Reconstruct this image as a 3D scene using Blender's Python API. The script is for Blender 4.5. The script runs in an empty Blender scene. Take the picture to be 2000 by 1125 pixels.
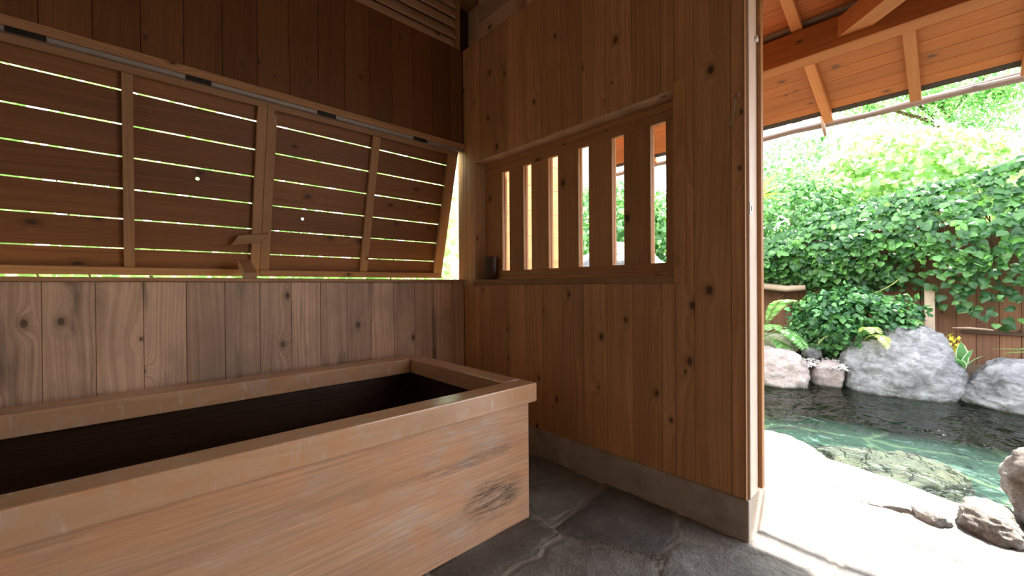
import bpy, bmesh, math, random
import numpy as np
from mathutils import Vector, Matrix, noise as mnoise

R = random.Random(11)
NR = np.random.RandomState(5)
S = bpy.context.scene
COL = S.collection

# ------------------------------------------------------------------ camera, light, exposure
CAM = Vector((-2.0857, -2.8627, 1.2))
yaw, pitch, roll = math.radians(42.78), math.radians(-0.265), math.radians(-0.386)
fw = Vector((math.sin(yaw) * math.cos(pitch), math.cos(yaw) * math.cos(pitch), math.sin(pitch)))
rt = Vector((math.cos(yaw), -math.sin(yaw), 0.0))
up = rt.cross(fw)
rt2 = rt * math.cos(roll) + up * math.sin(roll)
up2 = up * math.cos(roll) - rt * math.sin(roll)
cd = bpy.data.cameras.new('camera')
cam = bpy.data.objects.new('camera', cd)
COL.objects.link(cam)
cam.matrix_world = Matrix(((rt2.x, up2.x, -fw.x, CAM.x), (rt2.y, up2.y, -fw.y, CAM.y),
                           (rt2.z, up2.z, -fw.z, CAM.z), (0, 0, 0, 1)))
cd.sensor_width = 36.0
cd.lens = 798.2 / 2000 * 36.0
cd.clip_start = 0.02
S.camera = cam

W = bpy.data.worlds.new('sky')
S.world = W
W.use_nodes = True
bg = W.node_tree.nodes['Background']
bg.inputs[0].default_value = (0.86, 0.93, 1.0, 1)
bg.inputs[1].default_value = 6.5

sd = bpy.data.lights.new('sun', 'SUN')
sun = bpy.data.objects.new('sun', sd)
COL.objects.link(sun)
sd.energy = 28.0
sd.angle = math.radians(0.9)
sd.color = (1.0, 0.95, 0.87)
SUN_FROM = Vector((0.62, -0.20, 0.95)).normalized()
sun.rotation_euler = SUN_FROM.to_track_quat('Z', 'Y').to_euler()

S.view_settings.view_transform = 'Standard'
S.view_settings.look = 'None'
S.view_settings.exposure = 0.2
S.view_settings.gamma = 1.0
S.view_settings.use_curve_mapping = False
S.cycles.use_denoising = True
S.cycles.max_bounces = 12
S.cycles.diffuse_bounces = 6
S.cycles.glossy_bounces = 4
S.cycles.transparent_max_bounces = 12
S.cycles.sample_clamp_indirect = 12.0


# ------------------------------------------------------------------ node helpers
class NT:
    def __init__(s, name):
        s.m = bpy.data.materials.new(name)
        s.m.use_nodes = True
        s.t = s.m.node_tree
        s.t.nodes.clear()
        s.out = s.t.nodes.new('ShaderNodeOutputMaterial')

    def n(s, kind, ins=None, **kw):
        nd = s.t.nodes.new('ShaderNode' + kind)
        for k, v in kw.items():
            setattr(nd, k, v)
        for k, v in (ins or {}).items():
            s.put(nd.inputs[k], v)
        return nd

    def put(s, sock, v):
        if hasattr(v, 'is_output'):
            s.t.links.new(v, sock)
        elif hasattr(v, 'outputs'):
            s.t.links.new(v.outputs[0], sock)
        else:
            sock.default_value = v

    def math(s, op, a, b=0.0, c=None):
        nd = s.n('Math', operation=op)
        s.put(nd.inputs[0], a)
        s.put(nd.inputs[1], b)
        if c is not None:
            s.put(nd.inputs[2], c)
        return nd.outputs[0]

    def mix(s, f, a, b, mode='MIX'):
        nd = s.n('MixRGB', blend_type=mode)
        s.put(nd.inputs[0], f)
        s.put(nd.inputs[1], a)
        s.put(nd.inputs[2], b)
        return nd.outputs[0]

    def ramp(s, f, stops, interp='LINEAR'):
        nd = s.n('ValToRGB')
        cr = nd.color_ramp
        cr.interpolation = interp
        while len(cr.elements) < len(stops):
            cr.elements.new(0.5)
        for e, (p, c) in zip(cr.elements, stops):
            e.position = p
            e.color = c if len(c) == 4 else (*c, 1)
        s.put(nd.inputs[0], f)
        return nd.outputs[0]

    def step(s, f, lo, hi):
        nd = s.n('MapRange', interpolation_type='SMOOTHSTEP')
        s.put(nd.inputs[0], f)
        nd.inputs[1].default_value = lo
        nd.inputs[2].default_value = hi
        return nd.outputs[0]

    def noise(s, vec, scale, detail=4, rough=0.55, dist=0.0):
        nd = s.n('TexNoise')
        s.put(nd.inputs['Vector'], vec)
        nd.inputs['Scale'].default_value = scale
        nd.inputs['Detail'].default_value = detail
        nd.inputs['Roughness'].default_value = rough
        nd.inputs['Distortion'].default_value = dist
        return nd.outputs[0]

    def vmul(s, vec, v):
        nd = s.n('VectorMath', operation='MULTIPLY')
        s.put(nd.inputs[0], vec)
        nd.inputs[1].default_value = v
        return nd.outputs[0]

    def bump(s, h, strength, dist=0.01, normal=None):
        nd = s.n('Bump')
        nd.inputs['Strength'].default_value = strength
        nd.inputs['Distance'].default_value = dist
        s.put(nd.inputs['Height'], h)
        if normal is not None:
            s.put(nd.inputs['Normal'], normal)
        return nd.outputs[0]

    def bsdf(s, col, rough=0.6, normal=None, spec=0.4, metallic=0.0):
        nd = s.n('BsdfPrincipled')
        s.put(nd.inputs['Base Color'], col)
        s.put(nd.inputs['Roughness'], rough)
        nd.inputs['Specular IOR Level'].default_value = spec
        nd.inputs['Metallic'].default_value = metallic
        if normal is not None:
            s.put(nd.inputs['Normal'], normal)
        return nd.outputs[0]

    def done(s, sh):
        s.t.links.new(sh, s.out.inputs[0])
        return s.m


def rgba(c):
    return (*c, 1)


def wood(name, light, dark, knot=(0.05, 0.022, 0.012), rough=0.55, tint=0.35, knots=0.5, ringf=85.0,
         extra=None, bumps=0.25, spec=0.35):
    """grain runs along x of the per-plank attribute 'gco'; 'pid' varies from plank to plank"""
    T = NT(name)
    g = T.n('Attribute', attribute_name='gco').outputs['Vector']
    pid = T.n('Attribute', attribute_name='pid').outputs['Fac']
    sp = T.n('SeparateXYZ', {0: g})
    gx, gy, gz = sp.outputs
    # knots: sparse voronoi cells stretched along the grain
    kv = T.n('CombineXYZ', {0: T.math('MULTIPLY', gx, 3.6), 1: T.math('MULTIPLY', gy, 5.6), 2: 0.0})
    vor = T.n('TexVoronoi', {'Vector': kv, 'Scale': 1.0, 'Randomness': 1.0}, voronoi_dimensions='2D')
    d = vor.outputs['Distance']
    pick = T.n('SeparateXYZ', {0: vor.outputs['Color']}).outputs[0]
    has = T.math('LESS_THAN', pick, knots)
    near = T.math('MULTIPLY', T.math('POWER', 2.718, T.math('MULTIPLY', T.math('MULTIPLY', d, d), -22.0)), has)
    # growth rings
    wav = T.noise(T.vmul(g, (0.8, 3.2, 3.2)), 1.0, 1.5)
    rc = T.math('ADD', gy, T.math('MULTIPLY', wav, 0.16))
    rc = T.math('ADD', rc, T.math('MULTIPLY', near, 0.05))
    rv = T.n('CombineXYZ', {0: T.math('MULTIPLY', gx, 0.35), 1: T.math('MULTIPLY', rc, ringf), 2: gz})
    rings = T.noise(rv, 1.0, 3, 0.6)
    rings = T.step(rings, 0.30, 0.68)
    fib = T.noise(T.vmul(g, (5.0, 260.0, 60.0)), 1.0, 3, 0.6)
    blot = T.noise(T.vmul(g, (1.6, 5.0, 5.0)), 1.0, 4, 0.6)
    f = T.math('ADD', T.math('MULTIPLY', rings, 0.68), T.math('MULTIPLY', fib, 0.32))
    col = T.mix(f, rgba(dark), rgba(light))
    tn = T.math('ADD', 1.0 - tint * 0.5, T.math('MULTIPLY', pid, tint))
    tv = T.math('MULTIPLY', tn, T.math('ADD', 0.72, T.math('MULTIPLY', blot, 0.55)))
    cmb = T.n('CombineXYZ', {0: tv, 1: tv, 2: tv})
    col = T.mix(1.0, col, cmb.outputs[0], 'MULTIPLY')
    ksize = T.math('ADD', 0.03, T.math('MULTIPLY', T.n('SeparateXYZ', {0: vor.outputs['Color']}).outputs[1], 0.06))
    kin = T.math('MULTIPLY', T.math('SUBTRACT', 1.0, T.step(T.math('DIVIDE', d, ksize), 0.6, 1.15)), has)
    halo = T.math('MULTIPLY', T.math('SUBTRACT', 1.0, T.step(T.math('DIVIDE', d, ksize), 0.9, 2.6)), has)
    col = T.mix(T.math('MULTIPLY', halo, 0.35), col, rgba(knot))
    col = T.mix(T.math('MULTIPLY', kin, 0.85), col, rgba(knot))
    ro = T.math('ADD', rough - 0.1, T.math('MULTIPLY', fib, 0.2))
    if extra:
        col, ro = extra(T, col, ro, g, gx, gy)
    nrm = T.bump(T.math('ADD', rings, fib), bumps, 0.002)
    return T.done(T.bsdf(col, ro, nrm, spec))


def ex_lower(T, col, ro, g, gx, gy):
    """grey water staining on the splash boards"""
    o = T.n('TexCoord').outputs['Object']
    st = T.step(T.noise(T.vmul(o, (1.6, 1.6, 1.1)), 1.0, 5, 0.65), 0.42, 0.66)
    col = T.mix(T.math('MULTIPLY', st, 0.55), col, (0.26, 0.175, 0.115, 1))
    sk = T.step(T.noise(T.vmul(o, (9.0, 9.0, 0.9)), 1.0, 4, 0.6), 0.55, 0.72)
    col = T.mix(T.math('MULTIPLY', sk, 0.7), col, (0.07, 0.048, 0.034, 1))
    return col, ro


def ex_tub(T, col, ro, g, gx, gy):
    """bleached, limed patches and dark mildew on the bath boards"""
    o = T.n('TexCoord').outputs['Object']
    lime = T.step(T.noise(T.vmul(o, (2.6, 2.6, 4.2)), 1.0, 6, 0.65), 0.44, 0.66)
    lime2 = T.step(T.noise(T.vmul(o, (7, 7, 40)), 1.0, 4, 0.7), 0.35, 0.7)
    col = T.mix(T.math('MULTIPLY', T.math('MULTIPLY', lime, lime2), 0.85), col, (0.50, 0.385, 0.315, 1))
    sp = T.n('SeparateXYZ', {0: o})
    # mildew blotch: lower right end of the front, and a streak band above it
    dx = T.math('DIVIDE', T.math('SUBTRACT', sp.outputs[0], -0.82), 0.20)
    dz = T.math('DIVIDE', T.math('SUBTRACT', sp.outputs[2], 0.19), 0.11)
    rr = T.math('ADD', T.math('MULTIPLY', dx, dx), T.math('MULTIPLY', dz, dz))
    m1 = T.math('SUBTRACT', 1.0, T.step(rr, 0.1, 1.2))
    dz2 = T.math('DIVIDE', T.math('SUBTRACT', sp.outputs[2], 0.40), 0.035)
    dx2 = T.math('DIVIDE', T.math('SUBTRACT', sp.outputs[0], -0.95), 0.42)
    r2 = T.math('ADD', T.math('MULTIPLY', dx2, dx2), T.math('MULTIPLY', dz2, dz2))
    m2 = T.math('MULTIPLY', T.math('SUBTRACT', 1.0, T.step(r2, 0.1, 1.1)), 0.6)
    tex = T.step(T.noise(T.vmul(o, (9, 9, 75)), 1.0, 6, 0.72, 0.15), 0.36, 0.66)
    m = T.math('MULTIPLY', T.math('MAXIMUM', m1, m2), tex)
    stk = T.step(T.noise(T.vmul(o, (2.2, 2.2, 38)), 1.0, 5, 0.7), 0.60, 0.76)
    m = T.math('MAXIMUM', m, T.math('MULTIPLY', stk, 0.45))
    org = T.step(T.noise(T.vmul(o, (3.4, 3.4, 5.0)), 1.0, 5, 0.6), 0.50, 0.62)
    col = T.mix(T.math('MULTIPLY', org, 0.5), col, (0.60, 0.27, 0.12, 1))
    fs = T.noise(T.vmul(o, (4.0, 4.0, 120)), 1.0, 5, 0.7)
    fk = T.math('ADD', 0.62, T.math('MULTIPLY', fs, 0.76))
    col = T.mix(1.0, col, T.n('CombineXYZ', {0: fk, 1: fk, 2: fk}).outputs[0], 'MULTIPLY')
    col = T.mix(m, col, (0.095, 0.060, 0.042, 1))
    return col, ro


def ex_rim(T, col, ro, g, gx, gy):
    o = T.n('TexCoord').outputs['Object']
    lime = T.step(T.noise(T.vmul(o, (9, 6, 7)), 1.0, 6, 0.7), 0.50, 0.68)
    col = T.mix(T.math('MULTIPLY', lime, 0.5), col, (0.52, 0.40, 0.33, 1))
    drip = T.step(T.noise(T.vmul(o, (26, 26, 5)), 1.0, 5, 0.65, 0.3), 0.58, 0.70)
    col = T.mix(T.math('MULTIPLY', drip, 0.55), col, (0.62, 0.50, 0.42, 1))
    org = T.step(T.noise(T.vmul(o, (8, 8, 12)), 1.0, 4, 0.6), 0.52, 0.66)
    col = T.mix(T.math('MULTIPLY', org, 0.45), col, (0.60, 0.26, 0.10, 1))
    ro = T.math('SUBTRACT', ro, T.math('MULTIPLY', T.noise(T.vmul(o, (3, 3, 3)), 1.0, 3), 0.12))
    return col, ro


M = {}
M['wall'] = wood('cedar_wall_wood', (0.63, 0.325, 0.142), (0.42, 0.197, 0.079), knots=0.36)
M['wall_shade'] = wood('shaded_cedar_wall_wood', (0.185, 0.074, 0.025), (0.128, 0.048, 0.015), knots=0.36)  # darker copy of the wall cedar; the dimness up there is in its colour
M['splash'] = wood('grey_cedar_wood', (0.74, 0.47, 0.315), (0.46, 0.265, 0.16), knots=0.4, extra=ex_lower)
M['shutter'] = wood('shutter_wood', (0.28, 0.112, 0.039), (0.18, 0.067, 0.022), knots=0.28)
M['frame'] = wood('trim_wood', (0.45, 0.235, 0.11), (0.33, 0.16, 0.07), knots=0.2)
M['slat'] = wood('slat_wood', (0.56, 0.275, 0.11), (0.40, 0.18, 0.065), knots=0.4)
M['tub'] = wood('bath_wood', (0.63, 0.35, 0.205), (0.49, 0.255, 0.14), knots=0.0, extra=ex_tub, tint=0.2, rough=0.6)
M['rim'] = wood('bath_rim_wood', (0.62, 0.35, 0.20), (0.53, 0.285, 0.15), knots=0.0, extra=ex_rim, tint=0.15, rough=0.25, spec=0.6)
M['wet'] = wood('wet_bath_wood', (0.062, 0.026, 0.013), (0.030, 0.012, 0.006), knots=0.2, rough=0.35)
M['eave'] = wood('eave_wood', (0.43, 0.130, 0.026), (0.32, 0.088, 0.016), knot=(0.10, 0.04, 0.025), knots=0.55, rough=0.6)
M['rafter'] = wood('rafter_wood', (0.48, 0.18, 0.052), (0.38, 0.128, 0.033), knots=0.2, rough=0.6)
M['grey_wood'] = wood('weathered_wood', (0.33, 0.26, 0.22), (0.17, 0.125, 0.10), knots=0.3, rough=0.8)
M['beam'] = wood('beam_wood', (0.34, 0.115, 0.028), (0.25, 0.072, 0.015), knots=0.3)
M['fence'] = wood('fence_wood', (0.22, 0.105, 0.055), (0.12, 0.055, 0.03), knots=0.4, rough=0.8)
M['outer'] = wood('outer_wall_wood', (0.52, 0.25, 0.10), (0.42, 0.18, 0.065), knots=0.4)
M['jamb'] = wood('glare_jamb_wood', (0.82, 0.66, 0.55), (0.74, 0.56, 0.45), knots=0.0)  # whitened so the colour carries the overexposure of the door end
M['soffit'] = wood('window_lining_wood', (0.66, 0.42, 0.26), (0.52, 0.30, 0.17), knots=0.3)
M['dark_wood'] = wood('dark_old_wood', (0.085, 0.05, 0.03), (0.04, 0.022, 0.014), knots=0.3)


def plain(name, col, rough=0.6, metallic=0.0, nscale=30.0, namt=0.25, bump=0.1, spec=0.4):
    T = NT(name)
    o = T.n('TexCoord').outputs['Object']
    n = T.noise(o, nscale, 5, 0.6)
    k = T.math('ADD', 1.0 - namt * 0.5, T.math('MULTIPLY', n, namt))
    c = T.mix(1.0, rgba(col), T.n('CombineXYZ', {0: k, 1: k, 2: k}).outputs[0], 'MULTIPLY')
    return T.done(T.bsdf(c, rough, T.bump(n, bump, 0.004), spec, metallic))


def concrete():
    T = NT('concrete')
    o = T.n('TexCoord').outputs['Object']
    a = T.noise(o, 6, 6, 0.65)
    b = T.noise(o, 90, 3, 0.6)
    c = T.ramp(a, [(0.3, (0.29, 0.225, 0.175)), (0.7, (0.47, 0.395, 0.33))])
    return T.done(T.bsdf(c, 0.75, T.bump(T.math('ADD', a, T.math('MULTIPLY', b, 0.4)), 0.2, 0.006)))


def flagstone():
    T = NT('flagstone')
    o = T.n('TexCoord').outputs['Object']
    j = T.n('Attribute', attribute_name='joint').outputs['Fac']
    pid = T.n('Attribute', attribute_name='pid').outputs['Fac']
    a = T.noise(o, 5, 7, 0.7)
    b = T.noise(o, 55, 5, 0.7)
    c = T.ramp(a, [(0.28, (0.08, 0.067, 0.057)), (0.55, (0.175, 0.157, 0.142)), (0.8, (0.29, 0.272, 0.255))])
    k = T.math('ADD', 0.75, T.math('MULTIPLY', pid, 0.5))
    c = T.mix(1.0, c, T.n('CombineXYZ', {0: k, 1: k, 2: k}).outputs[0], 'MULTIPLY')
    c = T.mix(T.math('MULTIPLY', j, 0.8), c, (0.30, 0.26, 0.22, 1))
    h = T.math('ADD', T.math('MULTIPLY', a, 1.0), T.math('MULTIPLY', b, 0.5))
    ro = T.math('ADD', 0.42, T.math('MULTIPLY', b, 0.3))
    return T.done(T.bsdf(c, ro, T.bump(h, 0.8, 0.03), 0.5))


def rockmat(name, lo, mid, hi, moss=None, scale=3.0, wetk=0.85, bd=0.07):
    T = NT(name)
    o = T.n('TexCoord').outputs['Object']
    a = T.noise(o, scale, 8, 0.72, 0.4)
    b = T.noise(o, scale * 9, 6, 0.7)
    v = T.noise(T.vmul(o, (2.0, 2.0, 5.0)), scale * 1.2, 6, 0.7, 0.8)
    c = T.ramp(T.math('ADD', T.math('MULTIPLY', a, 0.6), T.math('MULTIPLY', v, 0.4)),
               [(0.30, lo), (0.48, mid), (0.68, hi)])
    k = T.math('ADD', 0.7, T.math('MULTIPLY', b, 0.6))
    c = T.mix(1.0, c, T.n('CombineXYZ', {0: k, 1: k, 2: k}).outputs[0], 'MULTIPLY')
    oz = T.n('SeparateXYZ', {0: o}).outputs[2]
    wet = T.math('SUBTRACT', 1.0, T.step(T.math('ADD', oz, T.math('MULTIPLY', b, 0.05)), -0.105, -0.065))
    c = T.mix(T.math('MULTIPLY', wet, wetk), c, (0.055, 0.042, 0.03, 1))
    if moss:
        nz = T.n('SeparateXYZ', {0: T.n('NewGeometry').outputs['Normal']}).outputs[2]
        mk = T.math('MULTIPLY', T.step(nz, 0.35, 0.85), T.step(T.noise(o, scale * 2.2, 5, 0.7), 0.45, 0.62))
        c = T.mix(T.math('MULTIPLY', mk, 0.8), c, rgba(moss))
    h = T.math('ADD', T.math('ADD', a, T.math('MULTIPLY', b, 0.45)), T.math('MULTIPLY', v, 0.3))
    return T.done(T.bsdf(c, 0.85, T.bump(h, 0.9, bd), 0.25))


def leafmat(name, lo, hi, trans=0.35, rough=0.38, edge=None):
    T = NT(name)
    lv = T.n('Attribute', attribute_name='lv').outputs['Fac']
    o = T.n('TexCoord').outputs['Object']
    c = T.ramp(lv, [(0.0, lo), (0.75, hi), (1.0, tuple(min(1, x * 1.5 + 0.03) for x in hi))])
    k = T.math('ADD', 0.8, T.math('MULTIPLY', T.noise(o, 40, 2), 0.4))
    c = T.mix(1.0, c, T.n('CombineXYZ', {0: k, 1: k, 2: k}).outputs[0], 'MULTIPLY')
    p = T.bsdf(c, rough, None, 0.5)
    tl = T.n('BsdfTranslucent')
    T.put(tl.inputs[0], T.mix(0.5, c, T.mix(1.0, c, (1.6, 1.7, 0.7, 1), 'MULTIPLY')))
    mx = T.n('MixShader', {0: trans, 1: p, 2: tl.outputs[0]})
    return T.done(mx.outputs[0])


M['concrete'] = concrete()
M['flag'] = flagstone()
M['rock'] = rockmat('grey_rock', (0.05, 0.047, 0.05), (0.21, 0.203, 0.212), (0.45, 0.437, 0.45), moss=None)
M['rock_pink'] = rockmat('pinkish_rock', (0.15, 0.11, 0.10), (0.36, 0.285, 0.27), (0.54, 0.46, 0.44))
M['rock_moss'] = rockmat('mossy_rock', (0.14, 0.14, 0.10), (0.30, 0.30, 0.20), (0.44, 0.43, 0.32), moss=(0.20, 0.22, 0.08))
M['rock_dark'] = rockmat('dark_pitted_rock', (0.09, 0.075, 0.066), (0.24, 0.21, 0.185), (0.50, 0.465, 0.43), scale=6.0)
M['rock_tan'] = rockmat('tan_rock', (0.34, 0.25, 0.19), (0.55, 0.44, 0.35), (0.66, 0.55, 0.45), wetk=0.2)
M['rock_pale'] = rockmat('pale_rock', (0.17, 0.15, 0.14), (0.46, 0.44, 0.42), (0.62, 0.60, 0.58), scale=6.0)
M['rock_slate'] = rockmat('slate_rock', (0.06, 0.04, 0.03), (0.15, 0.115, 0.105), (0.28, 0.19, 0.14), scale=4.0, wetk=0.0, bd=0.02)
M['bounce_finish'] = plain('bounce_plaster', (0.82, 0.79, 0.74), 0.9, namt=0.06)  # invented pale finish, so the unseen walls bounce door light into the room
M['soil'] = plain('soil', (0.10, 0.065, 0.045), 0.95, nscale=12, namt=0.9, bump=0.6)
M['gravel'] = plain('gravel', (0.42, 0.39, 0.38), 0.9, nscale=20, namt=0.7, bump=0.3)
M['metal_dark'] = plain('dark_metal', (0.035, 0.03, 0.028), 0.5, 0.7)
M['metal'] = plain('grey_metal', (0.40, 0.38, 0.36), 0.45, 0.6)
M['pipe'] = plain('grey_plastic', (0.24, 0.20, 0.185), 0.5)
M['bark'] = plain('roof_bark', (0.055, 0.042, 0.035), 0.95, nscale=40, namt=0.9, bump=0.8)
M['steel'] = plain('steel_plate', (0.75, 0.75, 0.74), 0.35, 0.8, namt=0.1)
M['black'] = plain('black_slot', (0.01, 0.01, 0.01), 0.8)
M['twig'] = plain('twig', (0.13, 0.075, 0.045), 0.9, nscale=25, namt=0.6, bump=0.4)
M['twig_pale'] = plain('pale_branch', (0.46, 0.34, 0.25), 0.9, nscale=25, namt=0.6, bump=0.4)
M['white_cap'] = plain('white_plastic', (0.75, 0.70, 0.66), 0.5, namt=0.1)
M['ivy'] = leafmat('ivy_leaf', (0.020, 0.085, 0.026), (0.105, 0.27, 0.065), 0.45)
M['ivy2'] = leafmat('ground_ivy_leaf', (0.022, 0.090, 0.038), (0.12, 0.30, 0.095), 0.45)
M['bush'] = leafmat('bush_leaf', (0.07, 0.19, 0.07), (0.23, 0.43, 0.18), 0.5)
M['bright'] = leafmat('pale_leaf', (0.27, 0.43, 0.22), (0.58, 0.72, 0.46), 0.6)
M['lime'] = leafmat('yellow_green_leaf', (0.25, 0.42, 0.06), (0.50, 0.62, 0.12), 0.5)
M['maple'] = leafmat('small_tree_leaf', (0.10, 0.28, 0.09), (0.28, 0.50, 0.20), 0.55)
M['fern'] = leafmat('fern_leaf', (0.13, 0.32, 0.10), (0.30, 0.52, 0.20), 0.45)
M['fern_gold'] = leafmat('golden_fern_leaf', (0.42, 0.48, 0.14), (0.66, 0.68, 0.34), 0.4)
M['yellow'] = leafmat('yellow_leaf', (0.35, 0.40, 0.04), (0.75, 0.55, 0.06), 0.4)
M['hosta'] = leafmat('hosta_leaf', (0.05, 0.20, 0.08), (0.13, 0.32, 0.12), 0.35)
M['margin'] = leafmat('white_leaf_margin', (0.62, 0.70, 0.50), (0.70, 0.78, 0.60), 0.35)


def watermat():
    T = NT('pool_water')
    o = T.n('TexCoord').outputs['Object']
    n1 = T.noise(T.vmul(o, (3.2, 5.5, 1)), 1.0, 3, 0.5, 0.6)
    n2 = T.noise(T.vmul(o, (12, 17, 1)), 1.0, 2, 0.5, 0.4)
    nm = T.bump(T.math('ADD', n1, T.math('MULTIPLY', n2, 0.14)), 1.0, 0.085)
    fr = T.n('Fresnel', {'IOR': 1.42})
    T.put(fr.inputs['Normal'], nm)
    gl = T.n('BsdfGlossy')
    gl.inputs['Roughness'].default_value = 0.02
    T.put(gl.inputs['Normal'], nm)
    tr = T.n('BsdfTransparent')
    tr.inputs[0].default_value = (0.68, 0.84, 0.77, 1)
    mx = T.n('MixShader', {0: fr.outputs[0], 1: tr.outputs[0], 2: gl.outputs[0]})
    return T.done(mx.outputs[0])


def basinmat():
    T = NT('pool_floor_stone')
    o = T.n('TexCoord').outputs['Object']
    w = T.n('TexNoise', {'Vector': o, 'Scale': 2.2, 'Detail': 4.0})
    ad = T.n('VectorMath', {0: o, 1: T.vmul(w.outputs['Color'], (0.5, 0.5, 0.0))}, operation='ADD')
    v = T.n('TexVoronoi', {'Vector': ad.outputs[0], 'Scale': 1.15}, feature='DISTANCE_TO_EDGE', voronoi_dimensions='2D')
    j = T.math('SUBTRACT', 1.0, T.step(v.outputs[0], 0.012, 0.06))
    a = T.noise(o, 4, 5, 0.6)
    c = T.ramp(a, [(0.3, (0.14, 0.18, 0.155)), (0.7, (0.23, 0.275, 0.235))])
    c = T.mix(T.math('MULTIPLY', j, 0.75), c, (0.52, 0.54, 0.34, 1))
    return T.done(T.bsdf(c, 0.8, None, 0.2))


M['water'] = watermat()
M['basin'] = basinmat()


# ------------------------------------------------------------------ object helpers
def props(o, label=None, cat=None, group=None, kind=None):
    if label: o['label'] = label
    if cat: o['category'] = cat
    if group: o['group'] = group
    if kind: o['kind'] = kind
    return o


def thing(name, label, cat, loc=(0, 0, 0), group=None, kind=None):
    o = bpy.data.objects.new(name, None)
    o.location = loc
    o.empty_display_size = 0.1
    COL.objects.link(o)
    return props(o, label, cat, group, kind)


def put_parent(o, parent):
    if parent is not None:
        o.parent = parent
        p = parent
        off = Vector((0, 0, 0))
        while p is not None:
            off += Vector(p.location)
            p = p.parent
        o.location = -off      # meshes are written in world coordinates
    return o


class MB:
    """collects shapes into one mesh, with grain coordinates and a plank number"""
    def __init__(s):
        s.v, s.f, s.g, s.p, s.mi, s.sm = [], [], [], [], [], []

    def add(s, verts, faces, gco, pid=0.5, mi=0, smooth=False):
        b = len(s.v)
        s.v += [tuple(x) for x in verts]
        s.g += [tuple(x) for x in gco]
        s.p += [pid] * len(verts)
        for f in faces:
            s.f.append(tuple(b + i for i in f))
            s.mi.append(mi)
            s.sm.append(smooth)
        return s

    def plank(s, o, e1, e2, e3, pid=None, off=None, mi=0):
        """box: corner o, edge vectors; e1 is the grain direction"""
        o, e1, e2, e3 = (Vector(x) for x in (o, e1, e2, e3))
        if pid is None: pid = R.random()
        if off is None: off = (R.uniform(0, 60), R.uniform(0, 60), R.uniform(0, 60))
        l = (e1.length, e2.length, e3.length)
        vs, gs = [], []
        for k in range(8):
            a, b, c = k & 1, (k >> 1) & 1, (k >> 2) & 1
            vs.append(o + e1 * a + e2 * b + e3 * c)
            gs.append((off[0] + l[0] * a, off[1] + l[1] * b + 0.3 * l[2] * c, off[2] + l[2] * c))
        fs = [(0, 2, 3, 1), (4, 5, 7, 6), (0, 1, 5, 4), (2, 6, 7, 3), (0, 4, 6, 2), (1, 3, 7, 5)]
        if e1.cross(e2).dot(e3) < 0:
            fs = [tuple(reversed(f)) for f in fs]
        return s.add(vs, fs, gs, pid, mi)

    def box(s, lo, hi, axis=0, **kw):
        """axis = grain axis"""
        lo, hi = Vector(lo), Vector(hi)
        d = hi - lo
        E = [Vector((d.x, 0, 0)), Vector((0, d.y, 0)), Vector((0, 0, d.z))]
        a = E.pop(axis)
        E.sort(key=lambda e: -e.length)
        return s.plank(lo, a, E[0], E[1], **kw)

    def prism(s, poly, ext, grain=None, pid=None):
        """extrude a planar polygon (world points) by vector ext"""
        if pid is None: pid = R.random()
        off = Vector((R.uniform(0, 60), R.uniform(0, 60), R.uniform(0, 60)))
        n = len(poly)
        P = [Vector(p) for p in poly]
        ext = Vector(ext)
        g1 = Vector(grain).normalized() if grain else (P[1] - P[0]).normalized()
        g2 = ext.normalized() if abs(ext.normalized().dot(g1)) < 0.9 else g1.orthogonal().normalized()
        g2 = (g2 - g1 * g2.dot(g1)).normalized()
        g3 = g1.cross(g2)
        vs = P + [p + ext for p in P]
        gs = [off + Vector((v.dot(g1), v.dot(g2) + 0.3 * v.dot(g3), v.dot(g3))) for v in vs]
        nrm = (P[1] - P[0]).cross(P[2] - P[0])
        fs = [tuple(range(n - 1, -1, -1)), tuple(range(n, 2 * n))] + [(i, (i + 1) % n, n + (i + 1) % n, n + i) for i in range(n)]
        if nrm.dot(ext) < 0:
            fs = [tuple(reversed(f)) for f in fs]
        return s.add(vs, fs, gs, pid)

    def tube(s, pts, rad, seg=8, pid=0.5, cap=True, mi=0):
        pts = [Vector(p) for p in pts]
        if not hasattr(rad, '__len__'): rad = [rad] * len(pts)
        vs, gs, fs = [], [], []
        t0 = (pts[1] - pts[0]).normalized()
        a = t0.orthogonal().normalized()
        run = 0
        for i, p in enumerate(pts):
            t = (pts[min(i + 1, len(pts) - 1)] - pts[max(i - 1, 0)]).normalized()
            a = (a - t * a.dot(t)).normalized()
            b = t.cross(a)
            if i: run += (pts[i] - pts[i - 1]).length
            for k in range(seg):
                an = 2 * math.pi * k / seg
                vs.append(p + (a * math.cos(an) + b * math.sin(an)) * rad[i])
                gs.append((run, an * rad[i], 0))
            if i:
                for k in range(seg):
                    k2 = (k + 1) % seg
                    fs.append(((i - 1) * seg + k, (i - 1) * seg + k2, i * seg + k2, i * seg + k))
        if cap:
            fs.append(tuple(range(seg - 1, -1, -1)))
            fs.append(tuple((len(pts) - 1) * seg + k for k in range(seg)))
        return s.add(vs, fs, gs, pid, mi, True)

    def lathe(s, prof, c, seg=24, pid=0.5, mi=0):
        vs, gs, fs = [], [], []
        for i, (r, z) in enumerate(prof):
            for k in range(seg):
                an = 2 * math.pi * k / seg
                vs.append((c[0] + r * math.cos(an), c[1] + r * math.sin(an), c[2] + z))
                gs.append((z, an * r, 0))
            if i:
                for k in range(seg):
                    k2 = (k + 1) % seg
                    fs.append(((i - 1) * seg + k, (i - 1) * seg + k2, i * seg + k2, i * seg + k))
        fs.append(tuple(range(seg - 1, -1, -1)))
        fs.append(tuple((len(prof) - 1) * seg + k for k in range(seg)))
        return s.add(vs, fs, gs, pid, mi, True)

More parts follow.
